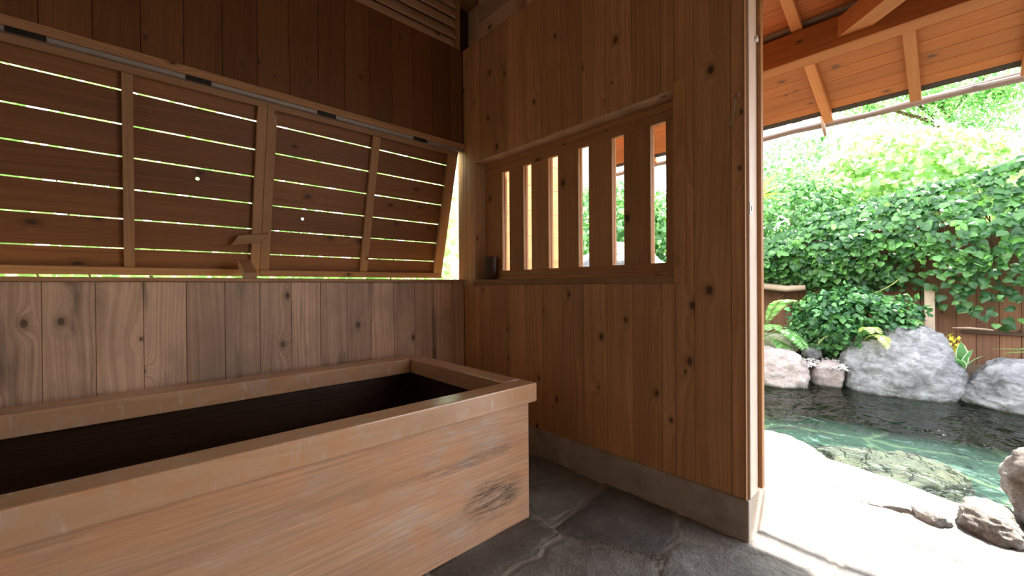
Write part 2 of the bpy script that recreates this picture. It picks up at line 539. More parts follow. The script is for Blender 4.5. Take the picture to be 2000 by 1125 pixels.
    def build(s, name, mat, parent=None, bevel=0.0, segs=1):
        me = bpy.data.meshes.new(name)
        me.from_pydata(s.v, [], s.f)
        a = me.attributes.new('gco', 'FLOAT_VECTOR', 'POINT')
        a.data.foreach_set('vector', np.array(s.g, np.float32).ravel())
        a = me.attributes.new('pid', 'FLOAT', 'POINT')
        a.data.foreach_set('value', np.array(s.p, np.float32))
        for m in (mat if isinstance(mat, (list, tuple)) else [mat]):
            me.materials.append(m)
        me.polygons.foreach_set('material_index', s.mi)
        me.polygons.foreach_set('use_smooth', s.sm)
        me.update()
        o = bpy.data.objects.new(name, me)
        COL.objects.link(o)
        put_parent(o, parent)
        if bevel:
            b = o.modifiers.new('bevel', 'BEVEL')
            b.width = bevel
            b.segments = segs
            b.limit_method = 'ANGLE'
            b.angle_limit = math.radians(50)
        return o


def struct(o, label=None):
    return props(o, label=label, kind='structure')


# ------------------------------------------------------------------ big structure
EDGE_Y = [-6.0, -4.2, -3.6, -3.25, -3.06, -2.95, -2.876, -2.734, -2.499, -2.213, -1.863, -1.3, -0.7, -0.1, 0.5]
EDGE_X = [1.9, 1.8, 1.62, 1.45, 1.33, 1.25, 1.238, 1.279, 1.368, 1.475, 1.435, 1.42, 1.45, 1.5, 1.5]


def deck_edge(y):
    return float(np.interp(y, EDGE_Y, EDGE_X)) + 0.012 * math.sin(y * 9) + 0.006 * math.sin(y * 23 + 1)


def make_floor():
    xs = np.concatenate([np.linspace(-4.4, -1.45, 30, endpoint=False), np.linspace(-1.45, 0.5, 165, endpoint=False)])
    us = np.linspace(0, 1, 62)
    ys = np.concatenate([np.linspace(-6, -3.5, 36, endpoint=False), np.linspace(-3.5, -0.9, 220, endpoint=False), np.linspace(-0.9, 0.45, 36)])
    rs = np.random.RandomState(3)
    cell = 0.52
    seeds = []
    for i in range(-10, 6):
        for j in range(-13, 3):
            seeds.append(((i + 0.5 + rs.uniform(-.42, .42)) * cell * 1.15, (j + 0.5 + rs.uniform(-.42, .42)) * cell))
    seeds = np.array(seeds)
    tilt = rs.uniform(-0.018, 0.018, (len(seeds), 2))
    tone = rs.uniform(0, 1, len(seeds))
    V, J, Pd = [], [], []
    cols = len(xs) + len(us) + 4
    grid = []
    for y in ys:
        e = deck_edge(y)
        row = list(xs) + list(0.5 + us * (e - 0.5))
        grid.append(row)
    G = np.array(grid)
    Y = np.repeat(ys[:, None], G.shape[1], 1)
    wx = np.zeros_like(G); wy = np.zeros_like(G); hz = np.zeros_like(G)
    for i in range(G.shape[0]):
        for k in range(G.shape[1]):
            p = Vector((G[i, k] * 3.1, Y[i, k] * 3.1, 0))
            q = Vector((G[i, k] * 11, Y[i, k] * 11, 4))
            wx[i, k] = mnoise.noise(p) * 0.07 + mnoise.noise(q) * 0.022
            wy[i, k] = mnoise.noise(p + Vector((9, 3, 5))) * 0.07 + mnoise.noise(q + Vector((7, 1, 0))) * 0.022
            hz[i, k] = mnoise.noise(Vector((G[i, k] * 4.5, Y[i, k] * 4.5, 7))) * 0.5 + mnoise.noise(q * 2.0) * 0.22
    px = (G + wx).ravel(); py = (Y + wy).ravel()
    D = np.full((len(px), 2), 9.0); I = np.zeros(len(px), int)
    for si, sxy in enumerate(seeds):
        d = np.hypot(px - sxy[0], py - sxy[1])
        c1 = d < D[:, 0]
        D[c1, 1] = D[c1, 0]; D[c1, 0] = d[c1]; I[c1] = si
        c2 = (~c1) & (d < D[:, 1])
        D[c2, 1] = d[c2]
    gap = D[:, 1] - D[:, 0]
    joint = np.clip(1 - gap / 0.05, 0, 1)
    joint = joint * joint * (3 - 2 * joint)
    ridge = np.exp(-(gap / 0.018) ** 2)
    z = hz.ravel() * 0.010 - joint * 0.020 + ridge * 0.020 + tilt[I, 0] * (px - seeds[I, 0]) + tilt[I, 1] * (py - seeds[I, 1])
    z = z.reshape(G.shape)
    # rounded pool edge
    nx = len(xs)
    for k, u in enumerate(us):
        w = max(0, (u - 0.965) / 0.035)
        z[:, nx + k] -= 0.015 * w * w
    # skirt down into the pool
    ex = G[:, -1]
    sk_x = np.stack([ex + 0.008, ex + 0.004, ex - 0.02, ex - 0.02], 1)
    sk_z = np.stack([z[:, -1] - 0.03, z[:, -1] - 0.12, z[:, -1] - 0.3, np.full(len(ys), -0.9)], 1)
    GX = np.concatenate([G, sk_x], 1); GZ = np.concatenate([z, sk_z], 1); GY = np.repeat(ys[:, None], GX.shape[1], 1)
    JJ = np.concatenate([joint.reshape(G.shape), np.zeros((len(ys), 4))], 1)
    PP = np.concatenate([tone[I].reshape(G.shape), np.full((len(ys), 4), 0.5)], 1)
    nr, nc = GX.shape
    verts = np.stack([GX, GY, GZ], 2).reshape(-1, 3)
    ids = np.arange(nr * nc).reshape(nr, nc)
    faces = np.stack([ids[:-1, :-1], ids[:-1, 1:], ids[1:, 1:], ids[1:, :-1]], 2).reshape(-1, 4)
    me = bpy.data.meshes.new('floor')
    me.from_pydata(verts.tolist(), [], faces.tolist())
    a = me.attributes.new('joint', 'FLOAT', 'POINT'); a.data.foreach_set('value', JJ.ravel().astype(np.float32))
    a = me.attributes.new('pid', 'FLOAT', 'POINT'); a.data.foreach_set('value', PP.ravel().astype(np.float32))
    me.polygons.foreach_set('use_smooth', [True] * len(me.polygons))
    me.materials.append(M['flag'])
    o = bpy.data.objects.new('floor', me)
    COL.objects.link(o)
    return struct(o, 'grey crazy-paved flagstone floor running out to the pool edge')


make_floor()

PB = 0.175   # board pitch


def v_boards(mb, axis, lo, hi, z0, z1, face, thick, first, holes=()):
    """vertical boards along axis ('x' or 'y'); face = coordinate of the room face, thick signed outward"""
    k = math.floor((lo - first) / PB)
    while first + k * PB < hi:
        a, b = max(lo, first + k * PB), min(hi, first + (k + 1) * PB)
        k += 1
        if b - a < 0.004: continue
        pid = R.random()
        off = (R.uniform(0, 60), R.uniform(0, 60), R.uniform(0, 60))
        cuts = {a, b}
        for h in holes:
            for c in h[:2]:
                if a < c < b: cuts.add(c)
        cs = sorted(cuts)
        for c0, c1 in zip(cs, cs[1:]):
            spans = [(z0, z1)]
            for h in holes:
                if c0 >= h[0] - 1e-6 and c1 <= h[1] + 1e-6:
                    spans = [(z0, h[2]), (h[3], z1)]
            for s0, s1 in spans:
                if s1 - s0 < 0.002: continue
                g = 0.0009
                of = (off[0] + s0, off[1] + c0 - a, off[2])
                if axis == 'x':
                    mb.plank((c0 + g, face, s0), (0, 0, s1 - s0), (c1 - c0 - 2 * g, 0, 0), (0, thick, 0), pid, of)
                else:
                    mb.plank((face, c0 + g, s0), (0, 0, s1 - s0), (0, c1 - c0 - 2 * g, 0), (thick, 0, 0), pid, of)


HT = 3.222      # top of the boarded walls
CZ = 3.66       # ceiling
# wall with the shutters (Y = 0)
mb = MB()
v_boards(mb, 'x', -4.2, -0.001, 0.0, 1.235, 0.0, 0.02, -0.30)
mb.box((-4.2, 0.02, 0), (0.0219, 0.08, 1.235), 2)
struct(mb.build('wall_left', M['splash'], None, 0.002), 'lower boards of the wall behind the bath')
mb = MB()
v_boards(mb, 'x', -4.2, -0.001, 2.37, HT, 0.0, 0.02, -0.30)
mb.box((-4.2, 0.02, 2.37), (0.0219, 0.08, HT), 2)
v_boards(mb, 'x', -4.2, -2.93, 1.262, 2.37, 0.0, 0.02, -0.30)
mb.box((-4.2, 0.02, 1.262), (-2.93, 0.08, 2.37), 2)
struct(mb.build('wall_left_upper', M['wall_shade'], None, 0.002), 'upper boards above the shutters')
# wall with the slatted window (X = 0)
WH = (-1.868, -0.134, 1.211, 2.228)
mb = MB()
v_boards(mb, 'y', -2.2, 0.0, 0.194, HT, 0.004, 0.018, -0.3 + 0.082 - 0.175, holes=[WH])
for lo, hi in (((0.022, -2.2, 0.194), (0.18, 0.08, WH[2])), ((0.022, -2.2, WH[3]), (0.18, 0.08, HT)),
               ((0.022, -2.2, WH[2]), (0.18, WH[0], WH[3])), ((0.022, WH[1], WH[2]), (0.18, 0.0, WH[3]))):
    mb.box(lo, hi, 2)
mb.box((0.004, 0.0, 1.235), (0.18, 0.08, 2.37), 2)
struct(mb.build('wall_right', M['wall'], None, 0.002), 'knotty cedar board wall with the slatted window')
# the rest of the room, behind and beside the camera
mb = MB()
mb.box((-4.28, -5.5, 0), (-4.2, 0.08, CZ), 1)
struct(mb.build('wall_side', M['bounce_finish']))
mb = MB()
mb.box((-4.28, -5.58, 0), (0.18, -5.5, CZ), 0)
struct(mb.build('wall_back', M['bounce_finish']))
mb = MB()
mb.box((0.0, -5.5, 0), (0.18, -5.35, CZ), 2)
mb.box((0.0, -5.35, 2.64), (0.18, -2.2, CZ), 1)
struct(mb.build('wall_door_side', M['wall']))
mb = MB()
k = 0
y = -5.58
while y < 0.3:
    mb.box((-4.3, y + 0.001, CZ), (0.3, y + 0.179, CZ + 0.02), 0)
    y += 0.18
mb.box((-4.3, -5.6, CZ + 0.02), (0.3, 0.3, CZ + 0.06), 0)
struct(mb.build('ceiling', M['frame'], None, 0.002))

# concrete base under the right wall
mb = MB()
mb.box((0.0, -2.217, -0.03), (0.24, 0.2, 0.193), 1)
struct(mb.build('baseboard_right', M['concrete'], None, 0.006, 2), 'grey concrete kerb under the right wall')

# rails above and below the shutters
mb = MB()
mb.box((-4.2, -0.030, 2.366), (0.0, 0.0, 2.412), 0)
t1 = struct(mb.build('trim_1', M['frame'], None, 0.003), 'rail above the shutters')
mb = MB()
mb.box((-4.2, -0.020, 2.343), (0.0, 0.012, 2.364), 0)
mb.build('flashing_strip', M['metal'], t1)
mb = MB()
mb.box((-4.2, -0.022, 1.236), (0.0, 0.10, 1.258), 0)
struct(mb.build('trim_2', M['frame'], None, 0.003), 'sill under the shutters')

# nook above the walls: louvres, corner post, board wall set back
mb = MB()
mb.box((-0.052, 0.0, HT), (-0.03, 0.06, CZ), 2)
mb.box((-0.022, 0.03, HT), (0.0, 0.10, CZ), 2)
struct(mb.build('trim_3', M['frame'], None, 0.002), 'post beside the louvres in the top corner')
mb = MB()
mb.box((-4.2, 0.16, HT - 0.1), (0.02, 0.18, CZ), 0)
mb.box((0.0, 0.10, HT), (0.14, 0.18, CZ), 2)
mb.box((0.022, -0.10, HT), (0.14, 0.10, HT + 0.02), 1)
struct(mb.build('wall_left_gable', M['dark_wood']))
mb = MB()
for i in range(4):
    mb.box((0.10, -0.60, HT - 0.04 + i * 0.135), (0.12, -0.10, HT - 0.04 + i * 0.135 + 0.133), 1)
mb.box((0.06, -0.64, HT), (0.14, -0.60, CZ), 2)
mb.box((0.14, -2.2, HT - 0.05), (0.18, 0.18, CZ), 2)
struct(mb.build('wall_right_gable', M['soffit'], None, 0.002))
lv = thing('louvre_vent', 'wooden louvre vent of slanting slats above the shutter wall at the top edge', 'vent', (-1.5, 0.05, HT))
for i in range(5):
    mb = MB()
    z = HT - 0.028 + i * 0.088
    mb.plank((-3.0, 0.012, z + 0.03), (2.946, 0, 0), (0, 0.050, 0.105), (0, 0.012, -0.005))
    mb.build('slat', M['soffit'], lv, 0.002)

# ------------------------------------------------------------------ shutters
TH = math.radians(14.69)
ZH = 2.36
DV = Vector((0, math.sin(TH), -math.cos(TH)))
NV = Vector((0, -math.cos(TH), -math.sin(TH)))


def tp(x, s, w):
    return Vector((x, 0, ZH)) + DV * s + NV * w


def tbox(mb, x0, x1, s0, s1, w0, w1, grain='x', **kw):
    o = tp(x0, s0, w0)
    ex, es, ew = Vector((x1 - x0, 0, 0)), DV * (s1 - s0), NV * (w1 - w0)
    if grain == 'x':
        mb.plank(o, ex, es, ew, **kw)
    else:
        mb.plank(o, es, ex, ew, **kw)
    return mb


def shutter(label, x0, x1, lst, mul, rst, hinges, hole, seed):
    t = thing('shutter', label, 'shutter', ((x0 + x1) / 2, 0, ZH), 'top-hung slatted shutters over the bath')
    for nm, (a, b) in (('stile', lst), ('mullion', mul), ('stile', rst)):
        mb = MB()
        s0, s1 = (0.056, 1.074) if nm == 'mullion' else (0.018, 1.074)
        tbox(mb, a, b, s0, s1, -0.034, -0.003 if nm == 'mullion' else 0.0, 's')
        mb.build(nm, M['frame'], t, 0.002)
    mb = MB(); tbox(mb, x0, x1, 0.018, 0.055, -0.034, 0.0005); mb.build('rail', M['frame'], t, 0.002)
    mb = MB(); tbox(mb, x0, x1, 1.075, 1.12, -0.034, 0.001); mb.build('rail', M['frame'], t, 0.002)
    edges = [0.045, 0.142, 0.312, 0.478, 0.647, 0.812, 0.976, 1.09]
    for i in range(7):
        mb = MB()
        g = 0.0037
        a, b = edges[i] + (g if i else 0), edges[i + 1] - (g if i < 6 else 0)
        off = (R.uniform(0, 60), R.uniform(0, 60), 0)
        pid = R.random()
        w0, w1 = -0.046, -0.035
        hx, hs = hole
        xa, xb = x0 + 0.01, x1 - 0.01
        if a < hs < b:
            # a knot has dropped out: eight wedge pieces around a round hole
            n = 10
            r = 0.0105
            ring = [(hx + r * math.cos(2 * math.pi * k / n), hs + r * math.sin(2 * math.pi * k / n)) for k in range(n)]
            q = 0.05
            fr = []
            for k in range(n):
                an = 2 * math.pi * k / n
                cx, cs = math.cos(an), math.sin(an)
                m = max(abs(cx), abs(cs))
                fr.append((hx + q * cx / m, hs + q * cs / m))
            base = 0
            vs, gs, fs = [], [], []
            def addv(x, s_, w):
                vs.append(tp(x, s_, w)); gs.append((off[0] + x - xa, off[1] + s_ - a, off[2] + w)); return len(vs) - 1
            rf = [addv(*p, w1) for p in ring]; rb = [addv(*p, w0) for p in ring]
            ff = [addv(*p, w1) for p in fr]; fb = [addv(*p, w0) for p in fr]
            for k in range(n):
                k2 = (k + 1) % n
                fs += [(rf[k], rf[k2], ff[k2], ff[k]), (rb[k2], rb[k], fb[k], fb[k2]), (rf[k2], rf[k], rb[k], rb[k2])]
            # square corners of the frame
            for sx in (-1, 1):
                for ss in (-1, 1):
                    c1 = addv(hx + sx * q, hs + ss * q, w1); c2 = addv(hx + sx * q, hs + ss * q, w0)
                    nb = sorted(range(n), key=lambda k: (fr[k][0] - hx - sx * q) ** 2 + (fr[k][1] - hs - ss * q) ** 2)[:2]
                    fs += [(c1, ff[nb[0]], ff[nb[1]]), (c2, fb[nb[1]], fb[nb[0]])]
            mb.add(vs, fs, gs, pid)
            for (u0, u1, s0, s1) in ((xa, hx - q, a, b), (hx + q, xb, a, b), (hx - q, hx + q, a, hs - q), (hx - q, hx + q, hs + q, b)):
                if s1 > s0:
                    tbox(mb, u0, u1, s0, s1, w0, w1, pid=pid, off=(off[0] + u0 - xa, off[1] + s0 - a, off[2]))
            mb.build('board', M['shutter'], t)
        else:
            tbox(mb, xa, xb, a, b, w0, w1, pid=pid, off=off)
            mb.build('board', M['shutter'], t, 0.0015)
    for (a, b) in hinges:
        mb = MB(); mb.box((a, -0.024, 2.340), (b, -0.0205, 2.366), 0); mb.build('hinge', M['metal_dark'], t)
    return t


shutter('left slatted wooden shutter, cut by the left border, held open by a wedge', -2.92, -1.4708,
        (-2.92, -2.86), (-2.125, -2.08), (-1.522, -1.4708), [(-2.496, -2.372), (-1.869, -1.755)], (-1.804, 0.54), 1)
shutter('right slatted wooden shutter, next to the corner, with a bright gap at its right end', -1.4690, -0.045,
        (-1.4690, -1.415), (-0.792, -0.735), (-0.130, -0.045), [(-1.19, -1.071), (-0.485, -0.367)], (-1.219, 0.715), 2)


def px_ray(x, y):
    return rt2 * ((x - 1000) / 798.2) + up2 * ((562.5 - y) / 798.2) + fw


# turn button across the gap of the two shutters (corner points in shutter coordinates x, s)
lb = MB()
lb.prism([tp(-1.640, 0.918, 0.001), tp(-1.598, 0.853, 0.001), tp(-1.435, 0.826, 0.001), tp(-1.470, 0.888, 0.001)],
         NV * 0.022, grain=(1, 0, 0.15))
lt = lb.build('turn_button', M['frame'], None, 0.002)
props(lt, 'slanted wooden turn button nailed across the join of the two shutters', 'latch')
# short wedge leaning against the left shutter on the sill
wb = MB()
wb.prism([(-1.603, -0.012, 1.2585), (-1.603, 0.05, 1.2585), (-1.603, 0.205, 1.345), (-1.603, 0.17, 1.378), (-1.603, -0.012, 1.293)],
         (0.063, 0, 0), grain=(0, 1, 0.6))
props(wb.build('wooden_wedge', M['frame'], None, 0.002), 'short wooden wedge on the sill holding the left shutter open', 'wedge')

# ------------------------------------------------------------------ window with double slats
win = thing('window_1', 'recessed window with a double lattice of wide wooden slats', 'window', (0.1, -1.0, 1.211), kind='structure')
mb = MB()
mb.box((-0.006, -1.868, 1.211), (0.185, -0.134, 1.253), 1)
mb.build('sill', M['frame'], win, 0.003)
mb = MB()
mb.box((0.0045, -0.152, 1.253), (0.185, -0.134, 2.228), 2)
mb.box((0.0045, -1.868, 2.2255), (0.185, -0.134, 2.246), 1)
mb.build('jamb_lining', M['soffit'], win, 0.002)
mb = MB()
mb.box((-0.010, -1.925, 1.209), (0.185, -1.8665, 2.262), 2)
mb.build('casing', M['slat'], win, 0.003)
mb = MB()
mb.box((0.1195, -1.866, 2.178), (0.185, -0.152, 2.2254), 1)
mb.box((0.112, -1.866, 2.178), (0.1195, -0.152, 2.196), 1)
mb.box((0.12, -1.866, 2.124), (0.147, -0.152, 2.1779), 1)
mb.box((0.12, -1.866, 1.275), (0.147, -0.152, 1.326), 1)
mb.box((0.105, -1.866, 1.2531), (0.185, -0.152, 1.2749), 1)
mb.build('lattice_rail', M['slat'], win, 0.002)
RE = [-0.454, -0.70, -0.963, -1.229, -1.493, -1.762]
LE = [-0.368, -0.613, -0.872, -1.143, -1.407, -1.668]
bounds = [(-0.152, LE[0])] + [(RE[i], LE[i + 1]) for i in range(5)] + [(RE[5], -1.866)]
for hi_, lo_ in bounds:
    mb = MB(); mb.box((0.12, lo_, 1.326), (0.147, hi_, 2.124), 2); mb.build('slat', M['slat'], win, 0.0015)
for hi_, lo_ in bounds[:-1]:
    mb = MB(); mb.box((0.156, lo_ + 0.004, 1.275), (0.178, hi_ - 0.0, 2.178), 2); mb.build('sliding_slat', M['outer'], win, 0.0015)

# bamboo cup on the sill
cp = MB()
cp.lathe([(0.040, 0), (0.044, 0.004), (0.0455, 0.09), (0.0475, 0.183), (0.046, 0.187), (0.042, 0.184), (0.039, 0.02), (0.0, 0.016)], (0.060, -0.292, 1.2535), 28)
props(cp.build('cup', M['dark_wood']), 'dark wooden cup standing in the left corner of the slatted window sill', 'cup')

# ------------------------------------------------------------------ door jamb
dj = thing('door_1', 'door opening on to the pool with its wooden jamb', 'door', (0.1, -2.21, 0.193), kind='structure')
mb = MB(); mb.box((-0.003, -2.2065, 0.194), (0.018, -2.2, 3.2), 2); mb.build('edge_bead', M['frame'], dj)
mb = MB(); mb.box((0.020, -2.218, 0.196), (0.19, -2.2, 3.2), 2); mb.build('jamb', M['jamb'], dj, 0.002)
mb = MB(); mb.box((0.128, -2.236, 0.215), (0.165, -2.218, 3.2), 2); mb.build('door_stop', M['slat'], dj, 0.002)
z0 = 1.2 + (562.5 - 428) / 798.2 * 1.95
pl = MB(); pl.box((0.022, -2.2205, z0), (0.052, -2.217, z0 + 0.055), 2)
pp = pl.build('strike_plate', M['steel'], dj, 0.001)
pl = MB(); pl.box((0.033, -2.2212, z0 + 0.014), (0.041, -2.2203, z0 + 0.04), 2); pl.build('slot', M['black'], pp)
cc = MB(); cc.tube([(0.112, -2.218, 2.375), (0.112, -2.228, 2.375)], 0.014, 14)
cc.build('bumper', M['white_cap'], dj)

# hook on the wall by the door
hk = MB()
hk.tube([(0.006, -2.168, 2.083), (-0.012, -2.170, 2.088), (-0.02, -2.180, 2.094), (-0.016, -2.188, 2.088), (-0.012, -2.184, 2.075), (-0.012, -2.172, 2.074)], 0.0022, 6)
hk.tube([(-0.012, -2.171, 2.078), (-0.012, -2.168, 2.05), (-0.011, -2.161, 2.0), (-0.011, -2.154, 1.974), (-0.012, -2.147, 1.966)], 0.0022, 6)
hk.tube([(0.006, -2.139, 1.945), (-0.016, -2.141, 1.948), (-0.022, -2.152, 1.949), (-0.026, -2.166, 1.950)], 0.0020, 6)
props(hk.build('wire_hook', M['metal']), 'thin bent wire hook hanging on the right wall beside the door jamb', 'hook')

# ------------------------------------------------------------------ bath tub
tub = thing('bath_tub', 'long rectangular wooden bath with a thick rim in the corner of the room', 'bath', (-1.7, -0.75, 0))
XL, XRr = -3.05, -0.587
for i in range(3):
    mb = MB(); z0, z1 = 0.001 + i * 0.2005, 0.001 + (i + 1) * 0.2005
    mb.box((XL, -1.362, z0), (XRr, -1.312, z1 - 0.0004), 0); mb.build('front_board', M['tub'], tub)
for nm, lo, hi, ax in (('end_board', (XRr - 0.05, -1.3118, 0.001), (XRr, -0.16, 0.6022), 1),
                       ('back_board', (XL, -0.21, 0.001), (XRr - 0.0502, -0.16, 0.6022), 0),
                       ('end_board', (XL, -1.3118, 0.001), (XL + 0.05, -0.2102, 0.6022), 1)):
    mb = MB(); mb.box(lo, hi, ax); mb.build(nm, M['tub'], tub)
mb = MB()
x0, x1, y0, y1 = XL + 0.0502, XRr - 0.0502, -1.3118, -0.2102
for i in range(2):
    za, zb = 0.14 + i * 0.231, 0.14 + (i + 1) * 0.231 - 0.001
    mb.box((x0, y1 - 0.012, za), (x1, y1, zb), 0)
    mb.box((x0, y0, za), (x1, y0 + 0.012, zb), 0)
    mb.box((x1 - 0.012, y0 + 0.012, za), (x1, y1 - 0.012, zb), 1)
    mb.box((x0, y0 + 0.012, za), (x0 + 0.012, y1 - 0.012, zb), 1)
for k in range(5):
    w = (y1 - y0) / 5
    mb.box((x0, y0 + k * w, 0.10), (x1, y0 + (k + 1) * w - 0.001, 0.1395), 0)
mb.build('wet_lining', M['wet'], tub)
ZR0, ZR1 = 0.6026, 0.699
for nm, lo, hi, ax in (('front_rim', (XL - 0.03, -1.394, ZR0), (-0.555, -1.277, ZR1), 0),
                       ('end_rim', (-0.681, -1.2768, ZR0), (-0.555, -0.1302, ZR1), 1),
                       ('back_rim', (XL - 0.03, -0.297, ZR0), (-0.6812, -0.130, ZR1), 0),
                       ('end_rim', (XL - 0.03, -1.2768, ZR0), (XL + 0.09, -0.2972, ZR1), 1)):
    mb = MB(); mb.box(lo, hi, ax); mb.build(nm, M['rim'], tub, 0.006, 2)

# ------------------------------------------------------------------ porch roof, beam, gutter pole
RA, RM = 2.93, 0.33


def rz(x):
    return RA - RM * x


rf = thing('porch_roof', 'sloping orange boarded porch roof over the pool terrace with rafters underneath', 'roof', (0.8, -3, rz(0.8)))
mb = MB()
sl = Vector((1, 0, -RM))
upn = Vector((RM, 0, 1)).normalized()
x = 0.19
Y0, Y1 = -4.7, -0.53
while x < 1.518:
    w = min(0.0965, 1.522 - x)
    mb.plank((x, Y0, rz(x)), (0, Y1 - Y0, 0), sl * (w - 0.0012), upn * 0.014)
    x += 0.0965
mb.build('roof_boards', M['eave'], rf, 0.0015)
mb = MB()
mb.plank(Vector((0.19, Y0, rz(0.19))) + upn * 0.0145, (0, Y1 - Y0, 0), sl * 1.33, upn * 0.02)
# ragged bark layer
ny = 260
for (xa, xb) in ((0.19, 1.555),):
    vs, fs, gs = [], [], []
    for i in range(ny + 1):
        yy = Y0 + (Y1 + 0.02 - Y0) * i / ny
        j = 0.008 * mnoise.noise(Vector((yy * 9, 3, 0))) + 0.010 * mnoise.noise(Vector((yy * 31, 8, 0)))
        p0 = Vector((xa, yy, rz(xa))) + upn * 0.036
        pm = Vector((1.524, yy, rz(1.524))) + upn * 0.001
        p1 = Vector((xb + 0.012 + j, yy, rz(xb + 0.012 + j))) + upn * (-0.002 + j * 0.3)
        vs += [p0, Vector((1.524, yy, rz(1.524))) + upn * 0.036, pm, p1, p1 + upn * 0.035 + sl * -0.012, p0 + upn * 0.05]
    for i in range(ny):
        for k in range(6):
            fs.append((i * 6 + k, i * 6 + (k + 1) % 6, i * 6 + 6 + (k + 1) % 6, i * 6 + 6 + k))
    mb.add(vs, fs, [(0, 0, 0)] * len(vs))
mb.build('bark_covering', M['bark'], rf)
for i, yr in enumerate([-0.92, -1.365, -1.81, -2.255, -2.70, -3.145, -3.59, -4.035, -4.48]):
    mb = MB()
    xe = 1.60
    mb.plank(Vector((0.2, yr - 0.0265, rz(0.2))) - upn * 0.0005, sl * (xe - 0.2), (0, 0.053, 0), -upn * 0.045)
    mb.build('rafter', M['rafter'], rf, 0.002)
mb = MB()
zb = 2.4766
mb.box((0.70, -4.7, zb), (0.822, -0.62, zb + 0.165), 1)
props(mb.build('roof_beam', M['beam'], None, 0.003), 'heavy brown beam running under the porch roof rafters', 'beam')
mb = MB()
mb.prism([(0.6995, -2.440, zb + 0.045), (0.6995, -2.585, zb + 0.045), (0.19, -3.095, zb + 0.045), (0.19, -2.95, zb + 0.045)],
         (0, 0, 0.105), grain=(1, 1, 0))
props(mb.build('corner_brace', M['rafter'], None, 0.002), 'slanting timber brace jutting from the porch beam at the top right', 'brace')
mb = MB()
pz = 2.686
mb.tube([(0.735, -4.7, pz), (0.735, -3, pz), (0.735, -0.7, pz)], 0.0205, 12)
props(mb.build('conduit_pipe', M['pipe']), 'grey pipe lying along the top of the porch beam', 'pipe')

gx_ = 1.68
pts = [(gx_ + 0.008 * math.sin(i * 1.3), -4.9 + i * 0.222, 2.381 + 0.004 * math.sin(i * 2.1)) for i in range(22)]
mb = MB(); mb.tube(pts, [0.0225 + 0.0025 * math.sin(i * 2.7) for i in range(22)], 10)
props(mb.build('gutter_pole', M['grey_wood']), 'long weathered wooden gutter pole hanging below the roof edge', 'gutter')
mb = MB(); mb.tube([(1.70, -4.8, 2.42), (1.70, -3.3, 2.417), (1.70, -2.72, 2.405)], 0.012, 8)
props(mb.build('grey_cable', M['pipe']), 'grey pipe lying on the gutter pole near the right edge', 'pipe')
mb = MB()
mb.tube([(1.60, -2.195, 2.50), (1.655, -2.20, 2.45), (1.652, -2.207, 2.40), (1.656, -2.215, 2.345), (1.67, -2.222, 2.29)], [0.012, 0.013, 0.011, 0.013, 0.008], 7)
props(mb.build('gutter_bracket', M['twig_pale']), 'crooked wooden peg holding up the gutter pole beside the left rafter', 'bracket')
# tufts of plants growing from the bark edge
mb = MB()

# wing wall outside the window
mb = MB()
for i in range(13):
    z0 = -0.03 + i * 0.2485
    z0 = 1.453 - 6 * 0.2485 + i * 0.2485
    if z0 > 2.6: break
    mb.box((0.181, 0.0, z0 + 0.0015), (1.42, 0.02, z0 + 0.2470), 0)
mb.box((0.181, 0.0205, -0.03), (1.42, 0.06, 2.46), 0)
struct(mb.build('wall_outer', M['outer'], None, 0.002), 'board wall outside the slatted window')
mb = MB()
mb.box((0.181, -0.012, 0.0), (1.40, 0.0, 0.12), 0)

# ------------------------------------------------------------------ pool
WZ = -0.13
mb = MB()
bx0, bx1, by0, by1 = 1.2, 5.3, -6.2, 0.9
mb.add([(bx0, by0, -0.62), (bx1, by0, -0.62), (bx1, by1, -0.62), (bx0, by1, -0.62)], [(0, 1, 2, 3)], [(0, 0, 0)] * 4)
struct(mb.build('floor_pool', M['basin']), 'green stone floor of the pool')


def water():
    nx_, ny_ = 2, 2
    mb = MB()
    mb.add([(1.2, by0, WZ), (5.3, by0, WZ), (5.3, by1, WZ), (1.2, by1, WZ)], [(0, 1, 2, 3)], [(0, 0, 0)] * 4)
    o = mb.build('pool_water', M['water'])
    return props(o, 'clear green rippled water filling the rock pool outside the door', 'water', kind='stuff')


water()


